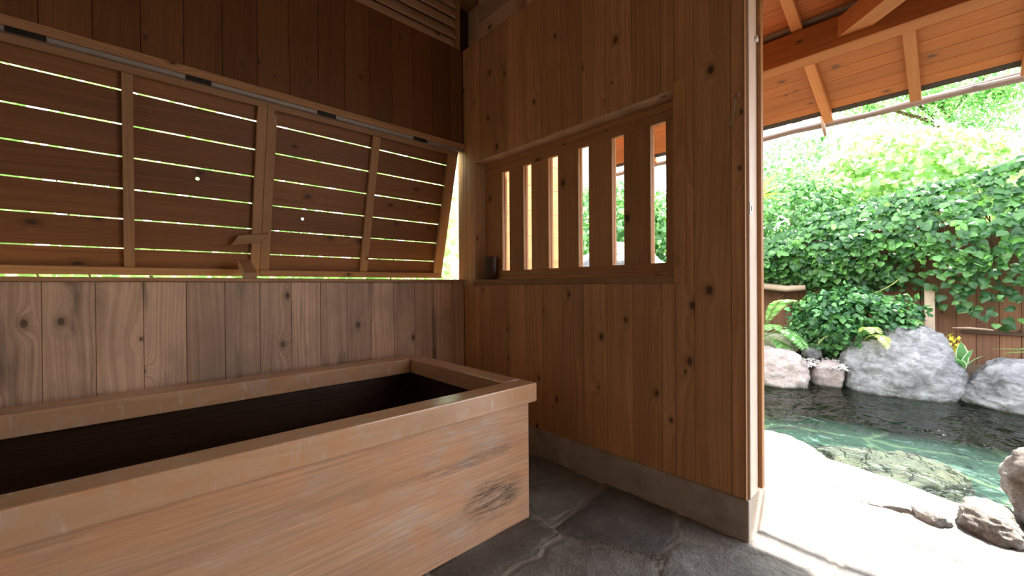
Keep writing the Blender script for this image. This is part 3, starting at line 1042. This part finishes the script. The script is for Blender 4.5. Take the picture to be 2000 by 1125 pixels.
def ground():
    """bank behind the pool, climbing to a hill behind the fence"""
    xs = np.linspace(0, 1, 46)
    ys = np.linspace(-9, 7, 90)
    vs, fs = [], []
    for yy in ys:
        for u in xs:
            x0 = float(np.interp(yy, [-6, -3.3, -2.4, -1.9, -1.2, -0.5, 0.3, 1.2, 7], [4.75, 4.75, 4.75, 4.75, 4.5, 4.2, 3.9, 2.2, -1.0]))
            x = x0 + u * (16 - x0)
            h = float(np.interp(x - x0, [0, 0.05, 0.12, 0.5, 1.0, 2.2, 3.5, 7, 12], [-0.8, -0.1, 0.02, 0.12, 0.22, 0.9, 1.5, 2.0, 2.4]))
            h += 0.05 * mnoise.noise(Vector((x * 2, yy * 2, 0)))
            vs.append((x, yy, h))
    n = len(xs)
    for i in range(len(ys) - 1):
        for k in range(n - 1):
            fs.append((i * n + k, i * n + k + 1, (i + 1) * n + k + 1, (i + 1) * n + k))
    mb = MB()
    mb.add(vs, fs, [(0, 0, 0)] * len(vs), smooth=True)
    struct(mb.build('ground', M['soil']), 'dark earth bank behind the pool')
    mb = MB()
    vs, fs = [], []
    xs2 = np.linspace(-9, 5, 30); ys2 = np.linspace(0.09, 7, 20)
    for yy in ys2:
        for x in xs2:
            vs.append((x, yy, -0.04 + max(0, yy - 1.6) * 0.35 + (0 if x < 1.5 else -1.2 * min(1, (x - 1.5) / 0.5) if yy < 0.9 else 0)))
    n = len(xs2)
    for i in range(len(ys2) - 1):
        for k in range(n - 1):
            fs.append((i * n + k, i * n + k + 1, (i + 1) * n + k + 1, (i + 1) * n + k))
    mb.add(vs, fs, [(0, 0, 0)] * len(vs), smooth=True)
    struct(mb.build('ground_garden', M['soil']), 'dark earth beyond the shutters')


mb = MB()
mb.add([(-30, -30, -0.1), (1.1, -30, -0.1), (1.1, -4.59, -0.1), (-30, -4.59, -0.1), (-30, 30, -0.1), (-4.45, 30, -0.1), (-4.45, -4.59, -0.1)],
       [(0, 1, 2, 3), (3, 6, 5, 4)], [(0, 0, 0)] * 7)
mb.add([(1.1, -60, -0.1), (60, -60, -0.1), (60, -6.2, -0.1), (1.1, -6.2, -0.1)], [(0, 1, 2, 3)], [(0, 0, 0)] * 4)
mb.add([(-60, -60, -1.2), (60, -60, -1.2), (60, 60, -1.2), (-60, 60, -1.2)], [(0, 1, 2, 3)], [(0, 0, 0)] * 4)
struct(mb.build('ground_yard', M['soil']), 'bare earth around the bath house')
ground()


def rock(name, c, r, seed, mat, label, cat='rock', cuts=9, rot=0.0, rough=0.16, sub=5, group=None, flat=0.0, cutd=(0.62, 0.95), fn=None, parent=None):
    rs = random.Random(seed)
    bm = bmesh.new()
    bmesh.ops.create_icosphere(bm, subdivisions=sub, radius=1.0)
    planes = []
    for _ in range(cuts):
        n = Vector((rs.gauss(0, 1), rs.gauss(0, 1), rs.gauss(0, 0.9))).normalized()
        planes.append((n, rs.uniform(*cutd)))
    if flat:
        planes.append((Vector((rs.uniform(-.1, .1), rs.uniform(-.1, .1), 1)).normalized(), flat))
    so = Vector((rs.uniform(0, 50), rs.uniform(0, 50), rs.uniform(0, 50)))
    ca, sa = math.cos(rot), math.sin(rot)
    for v in bm.verts:
        p = v.co.copy()
        for n, d in planes:
            e = p.dot(n) - d
            if e > 0: p -= n * e * 0.88
        q = v.co * 1.3 + so
        dn = mnoise.fractal(q * 1.2, 0.75, 2.1, 8) * rough
        dn += mnoise.noise(Vector((q.x * 3, q.y * 3, q.z * 11))) * rough * 0.22
        dn -= (1 - min(1, abs(mnoise.noise(q * 1.9 + Vector((3, 1, 8)))) * 7)) * rough * 0.13
        p += v.co * dn
        x, y, z = p.x * r[0], p.y * r[1], p.z * r[2]
        if fn: x, y, z = fn(x, y, z)
        v.co = (c[0] + x * ca - y * sa, c[1] + x * sa + y * ca, c[2] + z)
    me = bpy.data.meshes.new(name)
    bm.to_mesh(me)
    bm.free()
    me.polygons.foreach_set('use_smooth', [True] * len(me.polygons))
    me.materials.append(mat)
    o = bpy.data.objects.new(name, me)
    COL.objects.link(o)
    return props(o, label, cat, group)


rock('boulder', (4.98, -2.40, 0.02), (0.60, 0.60, 0.68), 4, M['rock'], 'biggest grey domed boulder in the middle of the far pool edge', 'rock', cuts=8, rough=0.115, cutd=(0.84, 1.0), sub=6)
rock('boulder', (5.0, -3.50, -0.06), (0.58, 0.62, 0.46), 21, M['rock'], 'long grey flat-topped boulder at the far pool edge, cut by the right edge', 'rock', cuts=8, flat=0.9, rough=0.12, cutd=(0.82, 1.0), sub=6)
rock('boulder', (4.33, -1.16, -0.02), (0.42, 0.46, 0.37), 33, M['rock_pink'], 'pinkish boulder at the far pool edge just right of the door jamb', 'rock', cuts=10, flat=0.86, rough=0.14, cutd=(0.75, 1.0))
rock('stone', (4.62, -1.73, -0.02), (0.22, 0.20, 0.21), 35, M['rock_pink'], 'small stone wedged between the pinkish boulder and the biggest boulder', 'rock', cuts=8, rough=0.12, sub=4)
rock('stone', (5.02, -1.02, 0.26), (0.30, 0.38, 0.20), 41, M['rock_moss'], 'low greenish stone behind the pinkish boulder', 'rock', cuts=6, rough=0.12, sub=4)
rock('stone', (4.86, -1.52, 0.24), (0.10, 0.13, 0.09), 43, M['rock'], 'small grey stone on the gravel in front of the ivy shrub', 'rock', cuts=6, rough=0.12, sub=4)
rock('stone', (0.99, -2.985, 0.02), (0.185, 0.135, 0.10), 52, M['rock_dark'], 'low dark-faced kerb stone at the foot of the tall pitted rock', 'rock', cuts=8, flat=0.8, rough=0.12, rot=0.4)
rock('stone', (0.93, -2.79, -0.005), (0.13, 0.085, 0.075), 55, M['rock_pale'], 'small pale stone beside the dark-faced kerb stone on the terrace', 'rock', cuts=6, rough=0.12, sub=4, rot=0.4)
rock('boulder', (1.25, -3.40, 0.14), (0.40, 0.36, 0.36), 58, M['rock_dark'], 'tall pitted rock standing on the near pool edge at the right border', 'rock', cuts=6, rough=0.15)
rock('paving_stone', (0.98, -2.62, -0.028), (0.17, 0.27, 0.055), 61, M['rock_pale'], 'long low hump of rough pale stone set in the sunlit terrace', 'rock', cuts=4, rough=0.10, rot=0.25)
rock('stone', (1.77, -1.80, -0.13), (0.24, 0.42, 0.10), 64, M['rock_tan'], 'flat tan stone rising from the water at the near pool edge beside the jamb', 'rock', cuts=6, flat=0.7, rough=0.1)
rock('boulder', (2.42, -2.45, -0.42), (0.62, 0.52, 0.24), 67, M['rock_slate'], 'large brown streaked rock lying under the pool water', 'rock', cuts=6, flat=0.75, rough=0.14, rot=-0.4)
rock('boulder', (3.9, 1.05, 0.80), (0.8, 1.05, 1.25), 71, M['rock'], 'grey rock bank seen through the slats of the window', 'rock', cuts=9, rough=0.15)

# gravel patch
gr = MB()
rs = random.Random(9)
for i in range(420):
    x, y = rs.uniform(4.45, 5.1), rs.uniform(-1.95, -1.25)
    u = x - 4.5
    z = 0.10 + 0.14 * max(0, (x - 4.4)) + rs.uniform(-.01, .02)
    r = rs.uniform(0.012, 0.034)
    b = [Vector((rs.uniform(.7, 1.3) * a * r, rs.uniform(.7, 1.3) * bb * r, rs.uniform(.5, .9) * cc * r)) for a, bb, cc in
         ((1, 0, 0), (0, 1, 0), (-1, 0, 0), (0, -1, 0), (0, 0, 1), (0, 0, -1))]
    gr.add([Vector((x, y, z)) + q for q in b], [(0, 1, 4), (1, 2, 4), (2, 3, 4), (3, 0, 4), (1, 0, 5), (2, 1, 5), (3, 2, 5), (0, 3, 5)],
           [(0, 0, 0)] * 6)
props(gr.build('gravel', M['gravel']), 'loose grey gravel between the pool boulders and the ivy shrub', 'gravel', kind='stuff')

# ------------------------------------------------------------------ fence
fc = thing('board_fence', 'brown board fence behind the pool, mostly overgrown with ivy', 'fence', (5.6, -3, 0.2))
mb = MB()
y = -6.0
while y < 0.8:
    w = R.uniform(0.15, 0.19)
    mb.box((5.60 + R.uniform(0, .006), y + 0.0015, 0.12), (5.625, y + w - 0.0015, 1.95), 2)
    y += w
mb.box((5.6255, -6.0, 0.12), (5.640, 0.8, 1.95), 1)
mb.build('boards', M['fence'], fc, 0.003)
mb = MB(); mb.box((5.565, -6.0, 0.572), (5.599, -2.93, 0.612), 1); mb.build('rail', M['dark_wood'], fc, 0.003)
mb = MB(); mb.box((5.555, -6.0, 1.55), (5.599, 0.8, 1.60), 1); mb.build('rail', M['dark_wood'], fc, 0.003)
mb = MB(); mb.box((5.40, -2.70, 0.20), (5.47, -2.605, 1.16), 2)
props(mb.build('fence_post', M['twig_pale'], None, 0.006), 'pale square post standing in front of the fence behind the biggest boulder', 'post')
mb = MB(); mb.tube([(5.5, -2.85, 0.635), (5.5, -2.98, 0.643), (5.49, -3.12, 0.638), (5.5, -3.19, 0.630)], [0.008, 0.013, 0.012, 0.006], 8)
props(mb.build('dead_branch', M['twig_pale']), 'dry pale branch lying on the dark fence rail', 'branch')
mb = MB(); mb.tube([(5.38, -0.45, 1.22), (5.38, -0.8, 1.17), (5.36, -1.1, 1.13), (5.38, -1.34, 1.15)], [0.05, 0.055, 0.05, 0.04], 10)
props(mb.build('log', M['twig_pale']), 'brown horizontal log under the ivy at the left end of the fence', 'log')


# ------------------------------------------------------------------ plants
def leafset(name, P, D, N, size, mat, parent=None, shape='ivy', lv=None, extra=None, jit=None):
    """one mesh of leaves: base points P, tip directions D, face normals N, lengths size"""
    P, D, N, size = (np.asarray(a, float) for a in (P, D, N, size))
    D = D / np.linalg.norm(D, axis=1)[:, None]
    Sd = np.cross(D, N)
    Sd /= np.linalg.norm(Sd, axis=1)[:, None] + 1e-9
    N = np.cross(Sd, D)
    if shape == 'ivy':
        ol = [(0, 0.10), (-.26, -.04), (-.50, .16), (-.47, .42), (-.27, .68), (0, 1.0), (.27, .68), (.47, .42), (.50, .16), (.26, -.04)]
        T = [(x, y, 0.10 - 0.34 * abs(x) - 0.10 * y * y) for x, y in ol] + [(0, 0.45, 0.10)]
        F = [(10, i, (i + 1) % 10) for i in range(10)]
    elif shape == 'oval':
        ol = [(0, 0), (-.22, .25), (-.25, .55), (0, 1.0), (.25, .55), (.22, .25)]
        T = [(x, y, 0.06 - 0.35 * abs(x) - 0.12 * y * y) for x, y in ol]
        F = [(0, 3, 2, 1), (0, 5, 4, 3)]
    elif shape == 'narrow':
        T = [(0, 0, 0), (-.055, .25, -.02), (-.05, .6, -.05), (0, 1, -.12), (.05, .6, -.05), (.055, .25, -.02)]
        F = [(0, 3, 2, 1), (0, 5, 4, 3)]
    else:  # small
        T = [(0, 0, 0), (-.25, .5, -.06), (0, 1, -.08), (.25, .5, -.06)]
        F = [(0, 2, 1), (0, 3, 2)]
    T = np.array(T)
    n, m = len(P), len(T)
    V = (P[:, None, :] + size[:, None, None] * (T[None, :, 0:1] * Sd[:, None, :] + T[None, :, 1:2] * D[:, None, :] + T[None, :, 2:3] * N[:, None, :]))
    V = V.reshape(-1, 3)
    Fa = []
    k = len(F[0])
    fa = np.array(F)
    Fa = (np.arange(n)[:, None, None] * m + fa[None]).reshape(-1, k)
    me = bpy.data.meshes.new(name)
    me.vertices.add(len(V)); me.vertices.foreach_set('co', V.astype(np.float32).ravel())
    me.loops.add(Fa.size); me.loops.foreach_set('vertex_index', Fa.astype(np.int32).ravel())
    me.polygons.add(len(Fa))
    me.polygons.foreach_set('loop_start', np.arange(0, Fa.size, k, dtype=np.int32))
    me.polygons.foreach_set('loop_total', np.full(len(Fa), k, dtype=np.int32))
    me.polygons.foreach_set('use_smooth', np.ones(len(Fa), dtype=bool))
    if lv is None: lv = NR.uniform(0, 1, n) ** 1.5
    a = me.attributes.new('lv', 'FLOAT', 'POINT')
    a.data.foreach_set('value', np.repeat(lv, m).astype(np.float32))
    me.update(calc_edges=True)
    me.materials.append(mat)
    o = bpy.data.objects.new(name, me)
    COL.objects.link(o)
    put_parent(o, parent)
    return o


def blob_points(c, r, n, shell=0.35, up=0.25, lump=0.22, seed=0, half=False):
    """points in the outer shell of a lumpy ellipsoid with outward normals"""
    rs = np.random.RandomState(seed)
    d = rs.normal(size=(n, 3))
    if half: d[:, 2] = np.abs(d[:, 2])
    d /= np.linalg.norm(d, axis=1)[:, None]
    so = Vector((seed * 1.7, seed * 0.9, seed * 2.3))
    lm = np.array([1 + lump * (mnoise.noise(Vector(x) * 2.2 + so) + 0.5 * mnoise.noise(Vector(x) * 5.0 + so)) for x in d])
    rad = lm * (1 - shell * rs.uniform(0, 1, n) ** 1.6)
    P = np.array(c) + d * np.array(r) * rad[:, None]
    N = d / np.array(r)
    N /= np.linalg.norm(N, axis=1)[:, None]
    N = N + np.array((0, 0, up)) + rs.normal(0, 0.35, (n, 3))
    N /= np.linalg.norm(N, axis=1)[:, None]
    D = np.array((0, 0, -0.55)) + N * 0.35 + rs.normal(0, 0.55, (n, 3))
    return P, D, N


def shrub(name, label, c, r, n, size, mat, seed, shape='oval', stems=7, cat='shrub', group=None, base=None, **kw):
    t = thing(name, label, cat, (c[0], c[1], base if base is not None else c[2] - r[2]), group)
    P, D, N = blob_points(c, r, n, seed=seed, **kw)
    rs = np.random.RandomState(seed + 100)
    leafset('foliage', P, D, N, size * rs.uniform(0.6, 1.25, n), mat, t, shape)
    mb = MB()
    b = Vector((c[0], c[1], base if base is not None else c[2] - r[2]))
    for k in range(stems):
        e = Vector(P[rs.randint(n)])
        m = (b + e) / 2 + Vector(rs.normal(0, 0.08, 3))
        mb.tube([b + Vector((rs.uniform(-.06, .06), rs.uniform(-.06, .06), -0.02)), m, e], [0.014, 0.009, 0.004], 6)
    mb.build('stems', M['twig'], t)
    return t


# --- ivy hanging over the fence
def ivy_hedge():
    t = thing('ivy_hedge', 'broad mound of dark green heart-leaved ivy draped over the fence', 'ivy', (5.4, -2, 0.7))
    rs = np.random.RandomState(21)
    n = 9000
    Y = rs.uniform(-4.6, 0.9, n)
    zb = np.interp(Y, [-4.6, -3.41, -3.15, -3.02, -2.9, -2.72, -2.5, -2.34, -1.5, -0.74, 0.9], [0.75, 0.70, 0.66, 0.60, 0.8, 0.92, 1.1, 1.15, 1.16, 1.22, 1.25])
    zt = np.interp(Y, [-4.6, -3.41, -2.94, -2.39, -1.75, -0.74, 0.9], [2.72, 2.60, 2.52, 2.42, 2.28, 1.90, 1.75])
    tt = rs.uniform(0, 1.55, n)
    t1 = np.minimum(tt, 1)
    lum = np.array([mnoise.noise(Vector((y * 1.9, q * 2.6, 3))) + 0.6 * mnoise.noise(Vector((y * 4.5, q * 6, 9))) for y, q in zip(Y, tt)])
    X = 5.52 - 0.42 * np.sin(np.pi * np.clip(t1 * 0.80 + 0.06, 0, 1)) - 0.16 * lum + np.where(tt > 1, (tt - 1) * 2.2, 0)
    Z = zb + t1 * (zt - zb) + np.where(tt > 1, (tt - 1) * 0.30, 0) + 0.05 * lum
    X += rs.uniform(0, 0.16, n)
    # thin the lower fringe so the boards show
    keep = rs.uniform(0, 1, n) < np.where((tt < 0.35) & (Y < -2.4), 0.18 + 1.1 * tt, 1.0)
    nx = np.where(tt > 1, -0.25, -0.85 + 0.4 * t1)
    N = np.stack([nx, rs.normal(0, .25, n), np.where(tt > 1, 1.0, 0.45 + 0.35 * t1)], 1) + rs.normal(0, 0.28, (n, 3))
    N /= np.linalg.norm(N, axis=1)[:, None]
    D = np.stack([np.full(n, -0.45), rs.normal(0, .5, n), np.full(n, -0.75)], 1) + rs.normal(0, .2, (n, 3))
    size = rs.uniform(0.055, 0.115, n)
    P = np.stack([X, Y, Z], 1)
    leafset('foliage', P[keep], D[keep], N[keep], size[keep], M['ivy'], t, 'ivy')
    mb = MB()
    for k in range(70):
        y = rs.uniform(-4.4, 0.6)
        z = float(np.interp(y, [-4.6, -2.94, -0.7, 0.9], [2.3, 2.2, 1.7, 1.6]))
        p = Vector((5.5, y, z))
        pts = [p]
        for s in range(4):
            p = p + Vector((rs.normal(0, .04), rs.normal(0, .14), -rs.uniform(.12, .34)))
            p.x = min(5.57, p.x)
            pts.append(p)
        mb.tube(pts, [0.008, 0.007, 0.006, 0.005, 0.003], 5)
    mb.build('stems', M['twig'], t)


ivy_hedge()

# --- shrub in front of it
t = shrub('ivy_shrub', 'rounded dark green ivy shrub just behind the pool boulders', (5.05, -1.92, 0.62), (0.36, 0.72, 0.52), 3400, 0.074, M['ivy2'], 31, 'ivy', base=0.2)
shrub('azalea', 'small bush with fine yellow-green leaf rosettes left of the ivy shrub', (4.95, -1.42, 0.50), (0.22, 0.24, 0.24), 700, 0.055, M['bush'], 37, 'oval', base=0.2)


def frond(mb, base, dirn, length, droop, width, rs, nl=36):
    """a fern frond: rachis and paired leaflets; returns leaflet lists"""
    d = Vector(dirn).normalized()
    side = d.cross(Vector((0, 0, 1))).normalized()
    pts = []
    p = Vector(base)
    dd = d.copy()
    seg = length / 12
    for i in range(13):
        pts.append(p.copy())
        dd = (dd + Vector((0, 0, -droop * (i / 12) * 0.28))).normalized()
        p = p + dd * seg
    mb.tube(pts, [0.0045 * (1 - 0.8 * i / 12) for i in range(13)], 5)
    P, D, N, Z = [], [], [], []
    for k in range(nl):
        u = 0.22 + 0.76 * k / (nl - 1)
        f = u * 12
        i = min(11, int(f))
        q = pts[i].lerp(pts[i + 1], f - i)
        tdir = (pts[i + 1] - pts[i]).normalized()
        up_ = side.cross(tdir)
        if up_.z < 0: up_ = -up_
        w = width * math.sin(math.pi * min(1, 0.18 + 0.80 * (1 - (u - .22) / .78)) ) * 1.0 + 0.012
        for sg in (-1, 1):
            P.append(q); D.append(side * sg + tdir * 0.45 - up_ * 0.08); N.append(up_); Z.append(w)
    return P, D, N, Z


def fern(label, base, dirs, mat, seed, group=None):
    t = thing('fern', label, 'fern', base, group)
    rs = np.random.RandomState(seed)
    for (d, L, droop, w) in dirs:
        mb = MB()
        P, D, N, Z = frond(mb, base, d, L, droop, w, rs)
        f = mb.build('frond', M['fern_gold'] if mat == 'fern_gold' else M['fern'], t)
        a = f.data.attributes.new('lv', 'FLOAT', 'POINT')
        a.data.foreach_set('value', np.full(len(f.data.vertices), 0.6, np.float32))
        leafset('leaflets', [tuple(p) for p in P], [tuple(p) for p in D], [tuple(p) for p in N], Z, M[mat], f, 'narrow')
    return t


fern('pale green fern arching beside the door jamb', (4.72, -0.95, 0.42),
     [((-.25, -.35, 1.2), .85, 1.2, .17), ((-.35, -.9, .5), .70, 1.2, .15), ((-.5, -.35, .9), .5, 1.3, .15), ((.1, .5, .9), .55, 1.2, .15),
      ((-.4, -.75, .05), .48, 1.0, .13), ((-.5, .3, .5), .5, 1.2, .14), ((-.3, -.8, .65), .6, 1.3, .16)], 'fern', 3)
fern('golden fern with long arching fronds above the biggest boulder', (4.80, -2.02, 0.38),
     [((-.3, -.45, .75), .55, 1.9, .11), ((-.25, -.2, .9), .50, 1.7, .11), ((-.3, .7, .7), .55, 1.6, .035), ((-.2, -.8, .8), .62, 1.9, .10)], 'fern_gold', 5)
fern('light green fern behind the right shoulder of the biggest boulder', (5.0, -2.32, 0.58),
     [((-.2, -.35, .7), .42, 1.5, .12), ((-.3, -.75, .45), .44, 1.4, .12), ((-.25, .3, .7), .40, 1.5, .12), ((-.3, -.85, .2), .42, 1.2, .11), ((-.2, -.6, .65), .40, 1.5, .12)], 'fern', 7)
fern('long straw-coloured fern frond leaning out below the ivy', (5.15, -1.95, 1.0),
     [((-.2, -.85, .30), .52, -0.4, .035)], 'fern_gold', 9)


def blades(name, label, base, specs, cat, mats, group=None):
    """strap or hosta leaves: each blade a part; mats[1] colours the margin"""
    t = thing(name, label, cat, base, group)
    for (d, L, w, droop) in specs:
        d = Vector(d).normalized()
        side = d.cross(Vector((0, 0, 1)))
        if side.length < 0.1: side = Vector((0, 1, 0))
        side.normalize()
        vs, fs, mi = [], [], []
        p = Vector(base)
        dd = d.copy()
        n = 10
        for i in range(n + 1):
            u = i / n
            hw = w * (math.sin(math.pi * (0.06 + 0.94 * u)) ** 0.7 + 0.02)
            nn = side.cross(dd).normalized()
            for kx, kz in ((-1, .12), (-.78, .08), (0, 0), (.78, .08), (1, .12)):
                vs.append(p + side * hw * kx + nn * hw * kz * 2)
            dd = (dd + Vector((0, 0, -droop * u * 0.2))).normalized()
            p = p + dd * (L / n)
        b = MB()
        for i in range(n):
            for k in range(4):
                b.f.append((i * 5 + k, i * 5 + k + 1, i * 5 + 6 + k, i * 5 + 5 + k))
                b.mi.append(1 if k in (0, 3) and len(mats) > 1 else 0)
                b.sm.append(True)
        b.v = [tuple(v) for v in vs]; b.g = [(0, 0, 0)] * len(vs); b.p = [0.5] * len(vs)
        o = b.build('leaf', mats, t)
        a = o.data.attributes.new('lv', 'FLOAT', 'POINT')
        a.data.foreach_set('value', np.full(len(vs), R.uniform(0.3, 0.8), np.float32))


blades('hosta', 'white-edged hosta leaves between the two large boulders', (4.92, -2.93, 0.20),
       [((-.1, .03, 1), .32, .055, .3), ((-.2, -.25, 1), .27, .045, .6), ((-.25, .35, .8), .24, .045, .9), ((-.2, -.6, .9), .26, .03, .6), ((-.4, .1, .6), .2, .045, 1)], 'plant', [M['hosta'], M['margin']])
blades('strap_plant', 'thin light green strap leaves leaning in over the right boulder', (5.15, -3.62, 0.45),
       [((-.1, 1, .05), .48, .022, .2), ((-.2, 1, -.05), .40, .02, .2), ((-.1, 1, .25), .42, .02, 1.6), ((-.3, -.6, .6), .4, .022, 1.0)], 'plant', [M['fern']])
shrub('yellow_plant', 'low plant with yellow leaves on the right flank of the biggest boulder', (5.12, -2.80, 0.44), (0.13, 0.16, 0.13), 150, 0.06, M['yellow'], 44, 'oval', stems=5, base=0.28)

# --- hillside behind the fence
shrub('vine_bush', 'tall leafy bush covered in vines at the top left of the garden opening', (6.3, -0.75, 2.35), (0.6, 1.15, 0.85), 3600, 0.085, M['bush'], 51, 'ivy', base=1.3)
shrub('hill_shrub', 'pale sunlit shrub on the hillside right of the vine bush', (7.6, -2.2, 3.0), (0.9, 1.25, 0.85), 4200, 0.12, M['bright'], 53, 'ivy', base=2.0)
shrub('hill_shrub', 'pale sunlit bush on the hillside above the right end of the ivy', (8.2, -4.0, 2.75), (0.9, 1.4, 0.65), 3000, 0.12, M['bright'], 55, 'oval', base=2.1)
shrub('hill_shrub', 'sparse pale shrub on the hillside above the vine bush', (8.2, -0.5, 3.5), (0.8, 1.4, 0.8), 2200, 0.11, M['bush'], 54, 'oval', base=2.2)
shrub('hill_shrub', 'green bush on the hillside seen through the left slats of the window', (5.4, 2.6, 2.2), (1.2, 1.7, 1.3), 4800, 0.12, M['bush'], 57, 'ivy', base=0.9)
shrub('hill_shrub', 'green leafy shrub beyond the pool seen through the right slats of the window', (5.7, 1.0, 2.1), (0.8, 1.3, 0.95), 3800, 0.10, M['bush'], 59, 'ivy', base=0.4)
blades('palm_leaf_plant', 'yellow-green broad-leaved plant under the gutter pole beside the jamb', (5.3, -0.72, 2.60),
       [((-.2, -.8, .35), .5, .06, .8), ((-.2, -.5, .7), .45, .06, .8), ((-.2, -1, .05), .5, .06, .6), ((-.3, -.5, -.1), .4, .05, .4), ((-.1, .6, .6), .5, .06, .8), ((-.2, -.2, .9), .4, .05, .6)], 'plant', [M['lime']])


def tree(label, base, clouds, branches, mat, seed, size, cat='tree'):
    t = thing('tree', label, cat, base)
    mb = MB()
    for pts, r0, r1 in branches:
        n = len(pts)
        mb.tube(pts, [r0 + (r1 - r0) * i / (n - 1) for i in range(n)], 7)
    mb.build('branches', M['twig'], t)
    Ps, Ds, Ns = [], [], []
    for i, (c, r, n) in enumerate(clouds):
        P, D, N = blob_points(c, r, n, shell=0.9, up=0.8, lump=0.5, seed=seed + i)
        Ps.append(P); Ds.append(D); Ns.append(N)
    P, D, N = np.concatenate(Ps), np.concatenate(Ds), np.concatenate(Ns)
    leafset('foliage', P, D, N, size * np.random.RandomState(seed).uniform(.6, 1.3, len(P)), M[mat], t, 'oval')
    return t


tree('airy small-leaved tree on the hill at the upper right', (10.2, -3.4, 2.3),
     [((9.6, -2.6, 4.9), (.8, .9, .40), 2200), ((9.2, -1.7, 4.9), (.7, .8, .28), 900), ((9.8, -3.4, 4.8), (.8, .9, .55), 2400),
      ((9.4, -2.4, 5.7), (.9, 1.3, .35), 1500), ((9.3, -2.9, 4.1), (.7, .9, .40), 2000), ((9.4, -3.9, 5.6), (.8, .8, .5), 1400)],
     [([(10.2, -3.4, 2.2), (10.1, -3.1, 3.6), (9.9, -2.8, 4.5), (9.8, -2.6, 5.3), (9.7, -2.5, 6.2)], .10, .03),
      ([(10.0, -3.0, 3.9), (9.7, -2.5, 4.5), (9.4, -1.9, 4.85), (9.2, -1.2, 5.1)], .055, .012),
      ([(9.9, -2.8, 4.6), (9.6, -3.3, 5.1), (9.4, -3.8, 5.5), (9.3, -4.2, 5.9)], .05, .012),
      ([(9.8, -2.7, 4.4), (9.5, -2.3, 4.9), (9.3, -1.9, 5.5)], .035, .008)], 'maple', 81, 0.075)
tree('light green tree rising behind the hillside shrubs', (13.5, -1.2, 2.4),
     [((13.2, -0.9, 4.7), (1.2, 1.9, .9), 1500), ((13.0, 1.1, 4.4), (1.2, 1.6, 1.0), 1300), ((13.2, -2.6, 4.5), (1.0, 1.3, .7), 900)],
     [([(13.5, -1.2, 2.3), (13.4, -1.1, 4.0), (13.2, -0.9, 5.4)], .10, .03), ([(13.4, -1.1, 3.9), (13.2, -0.1, 4.6), (13.0, 1.0, 5.0)], .05, .01)], 'bright', 91, 0.13)

# --- garden beyond the shutters
for i, (cx, cy, lab) in enumerate(((-4.2, 2.6, 'leafy shrub glimpsed through the left slits of the left shutter'),
                                   (-2.2, 2.7, 'leafy shrub glimpsed through the slits where the two shutters meet'),
                                   (0.35, 2.5, 'leafy shrub seen through the bright gap at the end of the right shutter'))):
    shrub('garden_shrub', lab, (cx, cy, 2.1), (1.4, 0.8, 2.1), 4600, 0.11, M['bright'], 120 + i, 'ivy', base=0.2)
